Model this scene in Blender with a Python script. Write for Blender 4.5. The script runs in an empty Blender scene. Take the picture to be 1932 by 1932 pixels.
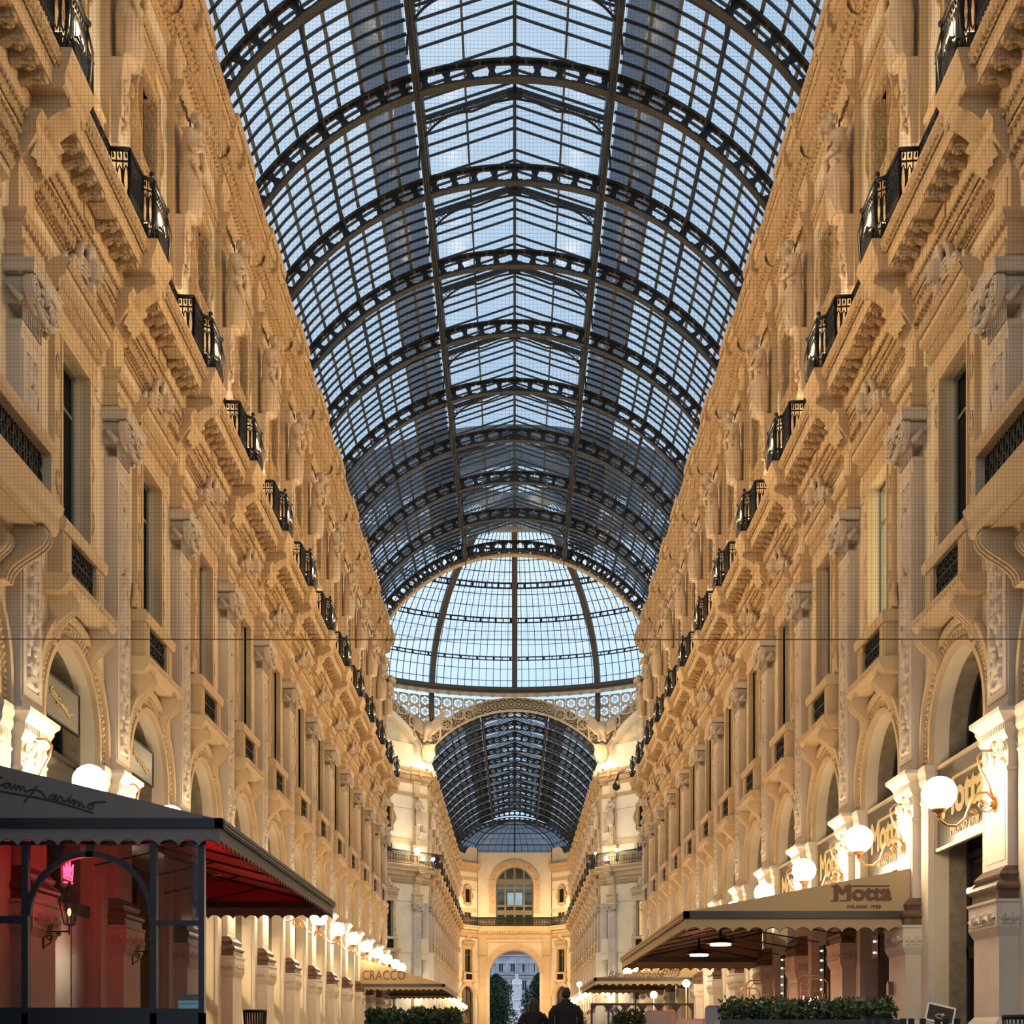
import bpy, bmesh, math, random
from math import sin, cos, pi, sqrt, radians, atan2, asin
from mathutils import Vector, Matrix
random.seed(7)
SC = bpy.context.scene
COL = SC.collection
H0 = 0.9          # eye height above the paving; all z in the wall tables count from the eye
W = 7.2           # half width of the gallery between wall planes
B = 4.37          # bay length
# ---------------------------------------------------------------- materials
MATS = {}
def mat(name, col, rough=0.7, metal=0.0, emit=None, es=0.0, bump=0.0, bscale=6.0, var=0.0, vscale=2.0, col2=None, spec=0.5, trans=0.0, weather=0.0):
    m = bpy.data.materials.new(name); m.use_nodes = True
    nt = m.node_tree; bs = nt.nodes['Principled BSDF']
    bs.inputs['Base Color'].default_value = (*col, 1)
    bs.inputs['Roughness'].default_value = rough
    bs.inputs['Metallic'].default_value = metal
    bs.inputs['Specular IOR Level'].default_value = spec
    if trans: bs.inputs['Transmission Weight'].default_value = trans
    if emit:
        bs.inputs['Emission Color'].default_value = (*emit, 1); bs.inputs['Emission Strength'].default_value = es
    if var > 0 or bump > 0:
        tc = nt.nodes.new('ShaderNodeTexCoord')
    if var > 0:
        n = nt.nodes.new('ShaderNodeTexNoise'); n.inputs['Scale'].default_value = vscale; n.inputs['Detail'].default_value = 6
        nt.links.new(tc.outputs['Object'], n.inputs['Vector'])
        r = nt.nodes.new('ShaderNodeValToRGB')
        c2 = col2 or tuple(c * 0.72 for c in col)
        r.color_ramp.elements[0].position = 0.5 - var; r.color_ramp.elements[0].color = (*c2, 1)
        r.color_ramp.elements[1].position = 0.5 + var; r.color_ramp.elements[1].color = (*col, 1)
        nt.links.new(n.outputs['Fac'], r.inputs['Fac']); nt.links.new(r.outputs['Color'], bs.inputs['Base Color'])
    if bump > 0:
        n2 = nt.nodes.new('ShaderNodeTexNoise'); n2.inputs['Scale'].default_value = bscale; n2.inputs['Detail'].default_value = 4
        nt.links.new(tc.outputs['Object'], n2.inputs['Vector'])
        b = nt.nodes.new('ShaderNodeBump'); b.inputs['Strength'].default_value = bump; b.inputs['Distance'].default_value = 0.03
        nt.links.new(n2.outputs['Fac'], b.inputs['Height']); nt.links.new(b.outputs['Normal'], bs.inputs['Normal'])
    MATS[name] = m
    return m
mat('stucco', (0.64, 0.455, 0.262), 0.8, bump=0.25, bscale=14, var=0.2, vscale=1.3, col2=(0.54, 0.375, 0.205))
mat('stucco_carved', (0.62, 0.43, 0.23), 0.8, bump=1.0, bscale=17, var=0.15, vscale=9, col2=(0.50, 0.33, 0.17))
MATS['stucco_carved'].node_tree.nodes['Bump'].inputs['Distance'].default_value = 0.06
mat('stone_statue', (0.66, 0.51, 0.35), 0.7, bump=0.2, bscale=25, var=0.2, vscale=2.5, col2=(0.54, 0.40, 0.26))
mat('plaster_cream', (0.80, 0.68, 0.50), 0.85, bump=0.08, bscale=5, var=0.2, vscale=0.9, col2=(0.72, 0.60, 0.43))
mat('plaster_wall', (0.76, 0.62, 0.43), 0.85, bump=0.08, bscale=5, var=0.2, vscale=0.9, col2=(0.66, 0.52, 0.34))
mat('stone_grey', (0.60, 0.49, 0.38), 0.7, bump=0.15, bscale=8, var=0.22, vscale=1.6, col2=(0.50, 0.40, 0.30))
mat('stone_pale', (0.70, 0.59, 0.46), 0.6, bump=0.15, bscale=8, var=0.2, vscale=1.4, col2=(0.58, 0.47, 0.35))
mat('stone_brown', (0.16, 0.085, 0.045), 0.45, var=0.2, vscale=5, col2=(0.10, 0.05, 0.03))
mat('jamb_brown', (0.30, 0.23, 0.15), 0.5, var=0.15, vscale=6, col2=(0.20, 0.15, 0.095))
mat('iron_black', (0.015, 0.014, 0.013), 0.45, 0.4)
mat('iron_roof', (0.028, 0.026, 0.024), 0.5, 0.3)
mat('iron_warm', (0.085, 0.062, 0.042), 0.5, 0.3)
mat('iron_blue', (0.012, 0.018, 0.026), 0.4, 0.3)
mat('glazing_bar', (0.07, 0.08, 0.085), 0.7, 0.0)
mat('brass', (0.62, 0.34, 0.14), 0.3, 0.9)
mat('gold', (0.60, 0.44, 0.26), 0.5, 0.1)
mat('globe', (1, 0.95, 0.85), 0.3, emit=(1.0, 0.82, 0.56), es=42)
mat('lamp_white', (1, 1, 1), 0.3, emit=(1.0, 0.83, 0.58), es=60)
mat('heater', (1, 1, 1), 0.3, emit=(1.0, 0.45, 0.30), es=26)
mat('neon', (1, 0.1, 0.15), 0.3, emit=(1.0, 0.04, 0.10), es=9)
mat('neon_white', (1, 0.8, 0.8), 0.3, emit=(1.0, 0.55, 0.45), es=5)
mat('neon_violet', (0.5, 0.2, 1), 0.3, emit=(0.35, 0.12, 1.0), es=6)
mat('curtain_lit', (0.9, 0.85, 0.7), 0.8, emit=(1.0, 0.88, 0.68), es=11)
mat('curtain_warm', (0.9, 0.75, 0.5), 0.8, emit=(1.0, 0.66, 0.32), es=2.6)
mat('curtain_olive', (0.5, 0.45, 0.22), 0.8, emit=(0.62, 0.55, 0.20), es=1.1)
mat('curtain', (0.45, 0.47, 0.40), 0.8, var=0.2, vscale=4)
mat('shop_inside', (0.28, 0.22, 0.16), 0.8)
mat('dark_inside', (0.02, 0.018, 0.015), 0.6)  # near-black colour standing in for the shade of unlit rooms
mat('dark_wood', (0.035, 0.025, 0.018), 0.4)
mat('window_green', (0.20, 0.19, 0.12), 0.5)
mat('awning_grey', (0.15, 0.138, 0.128), 0.85, bump=0.1, bscale=30)
mat('awning_tan', (0.47, 0.33, 0.17), 0.85, bump=0.1, bscale=30)
mat('awning_brown', (0.30, 0.18, 0.11), 0.85, bump=0.1, bscale=30)
mat('awning_red', (0.42, 0.02, 0.025), 0.8, bump=0.1, bscale=20)
mat('awning_text', (0.045, 0.030, 0.022), 0.7)
mat('brown_text', (0.14, 0.065, 0.03), 0.7)
mat('gold_text', (0.62, 0.45, 0.17), 0.5)
mat('sign_board', (0.05, 0.038, 0.025), 0.2)
mat('white_paint', (0.75, 0.75, 0.74), 0.5)
mat('grey_panel', (0.32, 0.33, 0.35), 0.4)
mat('blue_paper', (0.30, 0.70, 0.85), 0.6, emit=(0.3, 0.7, 0.9), es=0.25)
mat('black_plastic', (0.012, 0.012, 0.012), 0.5)
mat('cloth_black', (0.012, 0.011, 0.012), 0.9)
mat('cloth_dark', (0.025, 0.020, 0.020), 0.9)
mat('skin', (0.55, 0.33, 0.23), 0.6)
mat('hair', (0.02, 0.012, 0.008), 0.6)
mat('leaf', (0.035, 0.075, 0.022), 0.6, var=0.25, vscale=3, col2=(0.015, 0.035, 0.012))
mat('leaf_tree', (0.035, 0.060, 0.030), 0.6, var=0.25, vscale=1, col2=(0.015, 0.03, 0.02))
mat('bark', (0.06, 0.045, 0.03), 0.8)
mat('planter', (0.035, 0.035, 0.037), 0.5)
mat('marble_white', (0.72, 0.73, 0.76), 0.5, bump=0.2, bscale=10)
mat('town_stone', (0.50, 0.53, 0.60), 0.8, var=0.15, vscale=0.5)
mat('town_roof', (0.22, 0.07, 0.06), 0.8)
mat('town_window', (0.03, 0.04, 0.05), 0.2)
mat('net_black', (0.015, 0.012, 0.010), 0.8)
mat('deck', (0.34, 0.34, 0.36), 0.9)
mat('fresco', (0.80, 0.62, 0.38), 0.8, var=0.12, vscale=0.8, col2=(0.42, 0.40, 0.28))
mat('steel', (0.5, 0.5, 0.5), 0.25, 0.9)
# paving: bands and squares of pale and red stone
m = mat('paving', (0.45, 0.38, 0.30), 0.25)
nt = m.node_tree; bs = nt.nodes['Principled BSDF']
tc = nt.nodes.new('ShaderNodeTexCoord'); ck = nt.nodes.new('ShaderNodeTexChecker'); ck.inputs['Scale'].default_value = 0.9
ck.inputs['Color1'].default_value = (0.45, 0.38, 0.30, 1); ck.inputs['Color2'].default_value = (0.30, 0.17, 0.12, 1)
nt.links.new(tc.outputs['Object'], ck.inputs['Vector']); nt.links.new(ck.outputs['Color'], bs.inputs['Base Color'])
def glassmat(name, tint, refl=0.08, diff=0.0, dcol=(0.5, 0.5, 0.5), rough=0.05):
    m = bpy.data.materials.new(name); m.use_nodes = True; nt = m.node_tree
    for n in list(nt.nodes): nt.nodes.remove(n)
    o = nt.nodes.new('ShaderNodeOutputMaterial'); t = nt.nodes.new('ShaderNodeBsdfTransparent'); t.inputs[0].default_value = (*tint, 1)
    g = nt.nodes.new('ShaderNodeBsdfGlossy'); g.inputs['Roughness'].default_value = 0.06
    g.inputs['Roughness'].default_value = rough
    fr = nt.nodes.new('ShaderNodeValue'); fr.outputs[0].default_value = refl
    mx = nt.nodes.new('ShaderNodeMixShader'); nt.links.new(fr.outputs[0], mx.inputs[0]); nt.links.new(t.outputs[0], mx.inputs[1]); nt.links.new(g.outputs[0], mx.inputs[2])
    last = mx
    if diff > 0:
        d = nt.nodes.new('ShaderNodeBsdfTranslucent'); d.inputs[0].default_value = (*dcol, 1)
        n = nt.nodes.new('ShaderNodeTexNoise'); n.inputs['Scale'].default_value = 0.35; n.inputs['Detail'].default_value = 5
        tc = nt.nodes.new('ShaderNodeTexCoord'); nt.links.new(tc.outputs['Object'], n.inputs['Vector'])
        mr = nt.nodes.new('ShaderNodeMapRange'); mr.inputs['From Min'].default_value = 0.3; mr.inputs['From Max'].default_value = 0.7
        mr.inputs['To Min'].default_value = diff * 0.4; mr.inputs['To Max'].default_value = diff * 1.4
        nt.links.new(n.outputs['Fac'], mr.inputs['Value'])
        m2 = nt.nodes.new('ShaderNodeMixShader'); nt.links.new(mr.outputs[0], m2.inputs[0])
        nt.links.new(mx.outputs[0], m2.inputs[1]); nt.links.new(d.outputs[0], m2.inputs[2]); last = m2
    nt.links.new(last.outputs[0], o.inputs[0]); MATS[name] = m; return m
glassmat('roof_glass', (0.62, 0.685, 0.74), 0.05, 0.16, (0.5, 0.55, 0.62), 0.12)
glassmat('dome_glass', (0.97, 0.98, 0.99), 0.01, 0.05, (0.9, 0.92, 0.95), 0.2)
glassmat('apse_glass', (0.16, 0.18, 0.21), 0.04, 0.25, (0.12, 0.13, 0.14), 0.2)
glassmat('frosted_glass', (0.17, 0.17, 0.18), 0.03, 0.5, (0.22, 0.22, 0.23), 0.2)
glassmat('screen_glass', (0.62, 0.60, 0.60), 0.025)
glassmat('window_glass', (0.75, 0.78, 0.72), 0.10)
glassmat('shop_glass', (0.9, 0.9, 0.88), 0.04)
glassmat('dark_glass', (0.40, 0.41, 0.38), 0.06)
# ---------------------------------------------------------------- mesh kit; wall pieces use (s along, d out of the wall, z up)
class MB:
    def __init__(self): self.v = []; self.f = []; self.sm = []; self.mi = []; self.m = 0; self.cm = 1
    def raw(self, vs, fs, smooth=False):
        b = len(self.v); self.v += vs
        for f in fs: self.f.append(tuple(b + i for i in f)); self.sm.append(smooth); self.mi.append(self.m)
        return self
    def box(self, s0, s1, d0, d1, z0, z1):
        p = [(s0, -d0, z0), (s1, -d0, z0), (s1, -d1, z0), (s0, -d1, z0), (s0, -d0, z1), (s1, -d0, z1), (s1, -d1, z1), (s0, -d1, z1)]
        return self.raw(p, [(0, 1, 2, 3), (4, 7, 6, 5), (0, 4, 5, 1), (1, 5, 6, 2), (2, 6, 7, 3), (3, 7, 4, 0)])
    def cube(self, x0, x1, y0, y1, z0, z1): return self.box(x0, x1, -y1, -y0, z0, z1)
    def loft(self, rings, closed=True, cap=(True, True), smooth=False):
        n = len(rings[0]); vs = [p for r in rings for p in r]; fs = []
        for i in range(len(rings) - 1):
            for j in range(n if closed else n - 1):
                k = (j + 1) % n; fs.append((i * n + j, i * n + k, (i + 1) * n + k, (i + 1) * n + j))
        if cap[0]: fs.append(tuple(range(n - 1, -1, -1)))
        if cap[1]: fs.append(tuple((len(rings) - 1) * n + j for j in range(n)))
        return self.raw(vs, fs, smooth)
    def wrap(self, rows, c=0.0, back=0.0, caps=(True, True)):      # rows of (half width, depth, z): mouldings that turn round a projecting block
        R = [[(c - h, back, z), (c + h, back, z), (c + h, -d, z), (c - h, -d, z)] for h, d, z in rows]
        return self.loft(R, True, caps)
    def prof(self, pts, s0, s1):                                   # straight moulding, pts (d, z) closed
        return self.loft([[(s0, -d, z) for d, z in pts], [(s1, -d, z) for d, z in pts]])
    def carved(self, pts, s0, s1, ns, disp, smooth=True):          # open profile pushed out along its normal by disp(s, t)
        self.m = self.cm; m = len(pts); nrm = []
        for i in range(m):
            a = pts[max(0, i - 1)]; b = pts[min(m - 1, i + 1)]; dx, dz = b[0] - a[0], b[1] - a[1]; l = sqrt(dx * dx + dz * dz) or 1
            nrm.append((dz / l, -dx / l))
        rings = []
        for k in range(ns + 1):
            s = s0 + (s1 - s0) * k / ns
            rings.append([(s, -(p[0] + nrm[i][0] * disp(s, i / (m - 1))), p[1] + nrm[i][1] * disp(s, i / (m - 1))) for i, p in enumerate(pts)])
        self.loft(rings, False, (False, False), smooth); self.m = 0; return self
    def relief(self, s0, s1, z0, z1, d0, ns, nz, fn, smooth=True): # carved panel, height fn(u, v) with u, v in 0..1
        vs = [(s0 + (s1 - s0) * i / ns, -(d0 + fn(i / ns, j / nz)), z0 + (z1 - z0) * j / nz) for j in range(nz + 1) for i in range(ns + 1)]
        fs = [(j * (ns + 1) + i, j * (ns + 1) + i + 1, (j + 1) * (ns + 1) + i + 1, (j + 1) * (ns + 1) + i) for j in range(nz) for i in range(ns)]
        return self.raw(vs, fs, smooth)
    def tube(self, pts, r, n=6, smooth=True, closed=False, taper=None):
        P = [Vector(p) for p in pts]; m = len(P); rings = []; up = Vector((0, 0, 1))
        prev = None
        for i in range(m):
            a = P[i - 1] if (i > 0 or closed) else P[i]; b = P[(i + 1) % m] if (i < m - 1 or closed) else P[i]
            t = (b - a)
            if t.length < 1e-9: t = Vector((1, 0, 0))
            t.normalize()
            if prev is None:
                x = t.cross(up)
                if x.length < 1e-3: x = t.cross(Vector((1, 0, 0)))
            else: x = prev - t * prev.dot(t)
            if x.length < 1e-6: x = t.orthogonal()
            x.normalize(); prev = x; y = t.cross(x)
            rr = r if taper is None else r * taper(i / (m - 1))
            rings.append([tuple(P[i] + x * (rr * cos(2 * pi * k / n)) + y * (rr * sin(2 * pi * k / n))) for k in range(n)])
        if closed:
            rings.append(rings[0]); return self.loft(rings, True, (False, False), smooth)
        return self.loft(rings, True, (True, True), smooth)
    def ball(self, c, r, n=8, m=6, rot=None):
        rx, ry, rz = (r, r, r) if not isinstance(r, tuple) else r
        rings = []
        for j in range(m + 1):
            a = -pi / 2 + pi * j / m; ca = max(cos(a), 0.02)
            ring = []
            for k in range(n):
                v = Vector((rx * ca * cos(2 * pi * k / n), ry * ca * sin(2 * pi * k / n), rz * sin(a)))
                if rot is not None: v = rot @ v
                ring.append((c[0] + v.x, c[1] + v.y, c[2] + v.z))
            rings.append(ring)
        return self.loft(rings, True, (True, True), True)
    def lathe(self, c, prof, n=16, smooth=True):
        return self.loft([[(c[0] + r * cos(2 * pi * k / n), c[1] + r * sin(2 * pi * k / n), c[2] + z) for k in range(n)] for r, z in prof], True, (True, True), smooth)
    def disc(self, c, r, t, n=12):                                 # drum whose axis points out of the wall; c = (s, d, z)
        R = [[(c[0] + r * cos(2 * pi * k / n), -dd, c[2] + r * sin(2 * pi * k / n)) for k in range(n)] for dd in (c[1], c[1] + t)]
        return self.loft(R)
    def spiral(self, c, r, turns, tr, hand=1, start=0.0, n=18):    # volute in the wall plane
        pts = []
        for i in range(n + 1):
            t = i / n; a = start + hand * turns * 2 * pi * t; rr = r * (1 - 0.85 * t)
            pts.append((c[0] + rr * cos(a), -c[1], c[2] + rr * sin(a)))
        return self.tube(pts, tr, 5)
    def archband(self, c, zc, r0, r1, d0, d1, n=20, a0=0.0, a1=pi):
        R = []
        for k in range(n + 1):
            a = a0 + (a1 - a0) * k / n
            R.append([(c + r0 * cos(a), -d0, zc + r0 * sin(a)), (c + r0 * cos(a), -d1, zc + r0 * sin(a)), (c + r1 * cos(a), -d1, zc + r1 * sin(a)), (c + r1 * cos(a), -d0, zc + r1 * sin(a))])
        return self.loft(R, True, (True, True))
    def archwall(self, s0, s1, zc, r, zt, d0, d1, n=20):           # wall over a round arch, from the springing to a flat top
        fr = []; 
        for k in range(n + 1):
            a = pi * k / n; x = r * cos(a); z = zc + r * sin(a)
            X = max(s0, min(s1, x * 1.0 if abs(x) < r * .999 else x))
            fr.append((x, z))
        for dd, flip in ((d1, False), (d0, True)):
            vs = []; fs = []
            for k, (x, z) in enumerate(fr): vs += [(x, -dd, z), (x, -dd, zt)]
            for k in range(n): q = (2 * k, 2 * k + 1, 2 * k + 3, 2 * k + 2); fs.append(q if flip else q[::-1])
            self.raw(vs, fs)
        vs = []; fs = []
        for x, z in fr: vs += [(x, -d0, z), (x, -d1, z)]
        for k in range(n): fs.append((2 * k, 2 * k + 1, 2 * k + 3, 2 * k + 2))
        self.raw(vs, fs)
        self.box(s0, -r, d0, d1, zc, zt); self.box(r, s1, d0, d1, zc, zt)
        return self
    def data(self, name, mats):
        me = bpy.data.meshes.new(name); me.from_pydata(self.v, [], self.f)
        me.polygons.foreach_set('use_smooth', self.sm)
        if not isinstance(mats, (list, tuple)): mats = [mats]
        if max(self.mi, default=0) >= len(mats): self.mi = [min(i, len(mats) - 1) for i in self.mi]
        for x in mats: me.materials.append(MATS[x])
        me.polygons.foreach_set('material_index', self.mi)
        bm = bmesh.new(); bm.from_mesh(me); bmesh.ops.recalc_face_normals(bm, faces=bm.faces); bm.to_mesh(me); bm.free()
        me.update(); return me
def obj(name, data, parent=None, loc=(0, 0, 0), rz=0.0, rot=None, label=None, cat=None, group=None, kind=None, scale=None):
    o = bpy.data.objects.new(name, data); COL.objects.link(o)
    o.location = loc; o.rotation_euler = rot if rot else (0, 0, rz)
    if scale: o.scale = scale
    if parent is not None: o.parent = parent
    if label: o['label'] = label
    if cat: o['category'] = cat
    if group: o['group'] = group
    if kind: o['kind'] = kind
    return o
def remesh(mb, name, mats, voxel, smooth=1, factor=0.5):           # fuse overlapping shapes into ONE continuous skin
    me = mb.data(name + '_raw', mats); o = bpy.data.objects.new(name + '_raw', me); COL.objects.link(o)
    r = o.modifiers.new('r', 'REMESH'); r.mode = 'VOXEL'; r.voxel_size = voxel; r.use_smooth_shade = True
    if smooth: s = o.modifiers.new('s', 'SMOOTH'); s.iterations = smooth; s.factor = factor
    dg = bpy.context.evaluated_depsgraph_get(); dg.update()
    out = bpy.data.meshes.new_from_object(o.evaluated_get(dg)); out.name = name
    bpy.data.objects.remove(o); bpy.data.meshes.remove(me)
    if not out.materials:
        for x in ([mats] if isinstance(mats, str) else mats): out.materials.append(MATS[x])
    for p in out.polygons: p.use_smooth = True
    return out
def textdata(body, size, ext, matname, bold=0.0, align='CENTER', shear=0.0, spacing=1.0):
    offset = 0.0
    c = bpy.data.curves.new('lettering', 'FONT'); c.body = body; c.size = size; c.extrude = ext; c.offset = offset; c.align_x = align; c.align_y = 'CENTER'; c.shear = shear; c.space_character = spacing
    c.resolution_u = 3
    o = bpy.data.objects.new('lettering_raw', c); COL.objects.link(o)
    dg = bpy.context.evaluated_depsgraph_get(); dg.update()
    me = bpy.data.meshes.new_from_object(o.evaluated_get(dg)); bpy.data.objects.remove(o); bpy.data.curves.remove(c)
    if bold:
        bm = bmesh.new(); bm.from_mesh(me); base = list(bm.verts) + list(bm.edges) + list(bm.faces)
        for i, (dx, dy) in enumerate(((-1, 0), (1, 0), (0, -1), (0, 1), (-.7, -.7), (.7, .7))):
            r = bmesh.ops.duplicate(bm, geom=base); bmesh.ops.translate(bm, verts=[g for g in r['geom'] if isinstance(g, bmesh.types.BMVert)], vec=(dx * bold, dy * bold, .0004 * (i + 1)))
        bm.to_mesh(me); bm.free()
    me.materials.clear(); me.materials.append(MATS[matname]); return me
ORD = ['first', 'second', 'third', 'fourth', 'fifth', 'sixth', 'seventh', 'eighth', 'ninth', 'tenth', 'eleventh', 'twelfth', 'thirteenth', 'fourteenth', 'fifteenth', 'sixteenth']
def lf(x): return abs(sin(x)) ** .75
def leaves(m, s0, s1, pitch, c, r, tilt=0.0, n=6, k=5):
    m.m = m.cm; N = max(1, int((s1 - s0) / pitch)); R_ = Matrix.Rotation(tilt, 3, 'X')
    for i in range(N): m.ball((s0 + (i + .5) * (s1 - s0) / N, -c[0], c[1]), r, n, k, R_)
    m.m = 0
def blobs(seed, n, sym=True, asp=1.0, top=0.05, smin=0.04, smax=0.13):
    rd = random.Random(seed); L = []
    for i in range(n):
        cx = rd.uniform(0.08, 0.5); cz = (i + rd.random()) / n; a = rd.uniform(smin, smax); b = rd.uniform(smin, smax) * 0.75; th = rd.uniform(-1.2, 1.2); h = rd.uniform(.5, 1) * top
        L.append((cx, cz, a, b, th, h))
        if sym: L.append((1 - cx, cz, a, b, -th, h))
    def fn(u, v):
        if u <= 0 or u >= 1 or v <= 0 or v >= 1: return 0.0
        r = 0.0
        for cx, cz, a, b, th, h in L:
            dv = (v - cz) * asp
            if abs(dv) > .4: continue
            x = u - cx; c, s = cos(th), sin(th); p = (x * c + dv * s) / a; q = (-x * s + dv * c) / b
            e = 1 - p * p - q * q
            if e > 0: r = max(r, h * sqrt(e))
        return r
    return fn
SKY, CROSS, EXPO = 0.78, 420, 0.82
# ---------------------------------------------------------------- shared pieces of the facade (z from the eye, local s, d)
D = {}
hb = B / 2
def wallpiece(L, arch=True):
    m = MB(); h = L / 2
    if arch:
        m.box(-h, -1.27, -.25, 0, -H0, 5.0); m.box(1.27, h, -.25, 0, -H0, 5.0)
        m.archwall(-h, h, 5.0, 1.27, 6.9, -.25, 0)
        m.box(-h, -.65, -.5, 0, 6.9, 11.0); m.box(.65, h, -.5, 0, 6.9, 11.0); m.box(-.65, .65, -.5, 0, 6.9, 8.0)
        m.box(-h, h, -.5, 0, 10.95, 13.9)
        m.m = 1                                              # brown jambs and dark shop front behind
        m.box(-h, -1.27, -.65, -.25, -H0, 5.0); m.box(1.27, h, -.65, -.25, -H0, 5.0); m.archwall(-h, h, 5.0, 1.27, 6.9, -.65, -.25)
        m.m = 2
        m.box(-h, -.55, -.6, -.1, 13.9, 18.65); m.box(.55, h, -.6, -.1, 13.9, 18.65)
        m.box(-.55, .55, -.6, -.1, 13.9, 16.85); m.box(-h, h, -.6, -.1, 18.6, 24.0)
    else:
        m.box(-h, h, -.5, 0, -H0, 13.9); m.m = 2; m.box(-h, h, -.6, -.1, 13.9, 24.0)
    return m
WM = ['plaster_wall', 'jamb_brown', 'plaster_cream']
D['wall'] = wallpiece(B).data('wall_bay', WM)
# --- pilaster
m = MB()
m.wrap([(.57, .44, -H0), (.57, .44, .02), (.60, .47, .06), (.60, .47, .12), (.55, .42, .2), (.5, .37, .26), (.5, .37, 1.40), (.53, .40, 1.46), (.56, .43, 1.53)])
D['pedestal'] = m.data('pedestal', 'stone_pale')
m = MB(); m.wrap([(.56, .43, 1.53), (.56, .43, 1.86), (.58, .45, 1.88), (.58, .45, 1.92)])
def palm(u, v):
    x = (u * 3) % 1 - .5; y = v - .1; r = sqrt(x * x + y * y); a = atan2(x, y)
    return .045 * max(0, cos(a * 6)) ** .5 * (r < .55) * (r > .08) if cos(a * 6) > 0 else .0
m.relief(-.5, .5, 1.58, 1.83, .431, 60, 14, palm)
n_ = len(m.v); m2 = MB(); m2.relief(-.36, 0.0, 1.58, 1.83, 0, 30, 14, palm)
for sg in (-1, 1): m.raw([(sg * (.561 + abs(y)), x - .03, z) for x, y, z in m2.v], m2.f, True)
D['carved_band'] = m.data('carved_band', 'stone_pale')
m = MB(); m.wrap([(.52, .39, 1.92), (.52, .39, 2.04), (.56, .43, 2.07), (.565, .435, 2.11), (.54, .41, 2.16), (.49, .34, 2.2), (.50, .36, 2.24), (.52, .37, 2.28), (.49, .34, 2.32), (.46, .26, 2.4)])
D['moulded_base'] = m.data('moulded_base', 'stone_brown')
m = MB(); m.wrap([(.44, .23, 2.38), (.44, .23, 3.74), (.46, .25, 3.76), (.46, .25, 3.80), (.44, .23, 3.82)]); m.box(-.36, .36, .23, .237, 2.5, 3.66)
D['lower_shaft'] = m.data('lower_shaft', 'stone_pale')
m = MB(); m.wrap([(.42, .21, 3.8), (.42, .21, 4.2), (.46, .27, 4.28), (.48, .29, 4.33), (.48, .29, 4.42), (.56, .37, 4.52), (.60, .41, 4.56), (.60, .41, 4.62)])
m.relief(-.42, .42, 3.82, 4.24, .212, 50, 26, blobs(3, 18, True, .5, .07, .05, .12))
for sg in (-1, 1):
    m.spiral((sg * .34, .27, 4.08), .09, 1.6, .018, sg); m.tube([(sg * .423, -.02, 3.86), (sg * .44, -.06, 4.0), (sg * .44, -.1, 4.15)], .02); m.spiral((sg * .1, .27, 4.1), .07, 1.4, .015, -sg)
for i in range(15): s = -.44 + .88 * i / 14; m.box(s - .012, s + .012, .28, .305, 4.33, 4.42)
m.ball((0, -.26, 4.18), (.06, .05, .08)); m.ball((0, -.27, 3.98), (.05, .04, .07))
D['leafy_capital'] = m.data('leafy_capital', 'stone_pale')
m = MB(); m.wrap([(.42, .22, 4.62), (.42, .22, 4.75), (.40, .2, 4.78), (.40, .2, 10.02), (.42, .22, 10.05), (.43, .23, 10.09), (.43, .23, 10.13), (.40, .2, 10.16)])
m.box(-.36, -.24, .2, .225, 4.85, 9.9); m.box(.24, .36, .2, .225, 4.85, 9.9); m.box(-.24, .24, .2, .225, 9.78, 9.9); m.box(-.24, .24, .2, .225, 4.85, 4.97)
for i in range(9): s = -.32 + .08 * i; m.box(s - .02, s + .02, .2, .235, 10.17, 10.38)
D['tall_shaft'] = m.data('tall_shaft', 'stone_grey')
m = MB(); bl = blobs(11, 95, True, 10.4, .085, .09, .24)
def rel(u, v): return max(bl(u, v), .03 * max(0, 1 - abs(u - .5) / .05) if 0 < v < 1 else 0)
m.relief(-.23, .23, 5.0, 9.75, .202, 16, 190, rel)
for z, r in ((5.35, .10), (6.7, .12), (8.1, .10), (9.2, .08)): m.ball((0, -.235, z), (r * .8, .05, r * 1.3)); m.ball((0, -.25, z + r * 1.7), (.05, .05, .055))
D['relief_panel'] = m.data('relief_panel', 'stone_grey')
m = MB(); m.wrap([(.39, .22, 10.38), (.41, .26, 10.45), (.44, .33, 10.66), (.44, .35, 10.74)]); m.wrap([(.54, .43, 10.76), (.56, .45, 10.80), (.56, .45, 10.88), (.58, .47, 10.90), (.58, .47, 10.93)])
for sg in (-1, 1):
    m.disc((sg * .38, .30, 10.58), .2, .10); m.spiral((sg * .38, .41, 10.58), .17, 2.2, .022, -sg, pi / 2, 26); m.ball((sg * .38, -.41, 10.58), .035)
    m.tube([(sg * .42, -.06, 10.6), (sg * .50, -.1, 10.55), (sg * .53, -.18, 10.45), (sg * .5, -.25, 10.38)], .05)
    m.tube([(sg * .36, -.40, 10.42), (sg * .22, -.42, 10.32), (0, -.43, 10.28)], .045, 7)
m.ball((0, -.40, 10.66), (.08, .08, .11)); m.ball((0, -.46, 10.62), .03); m.ball((0, -.38, 10.76), (.13, .07, .05))
for sg in (-1, 1): m.ball((sg * .13, -.40, 10.68), (.09, .04, .04)); m.ball((sg * .2, -.41, 10.5), (.05, .05, .07))
m.tube([(-.3, -.36, 10.5), (0, -.40, 10.44), (.3, -.36, 10.5)], .03)
D['scroll_capital'] = m.data('scroll_capital', 'stone_grey')
m = MB(); m.wrap([(.46, .25, 10.93), (.46, .25, 11.02), (.48, .27, 11.03), (.48, .27, 11.16), (.51, .31, 11.2), (.51, .31, 11.23), (.45, .24, 11.25), (.45, .24, 11.5), (.5, .29, 11.54), (.52, .32, 11.58), (.54, .34, 11.60), (.54, .34, 11.66), (.32, .14, 11.68), (.30, .13, 12.42), (.33, .17, 12.47), (.33, .17, 12.52)])
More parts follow.
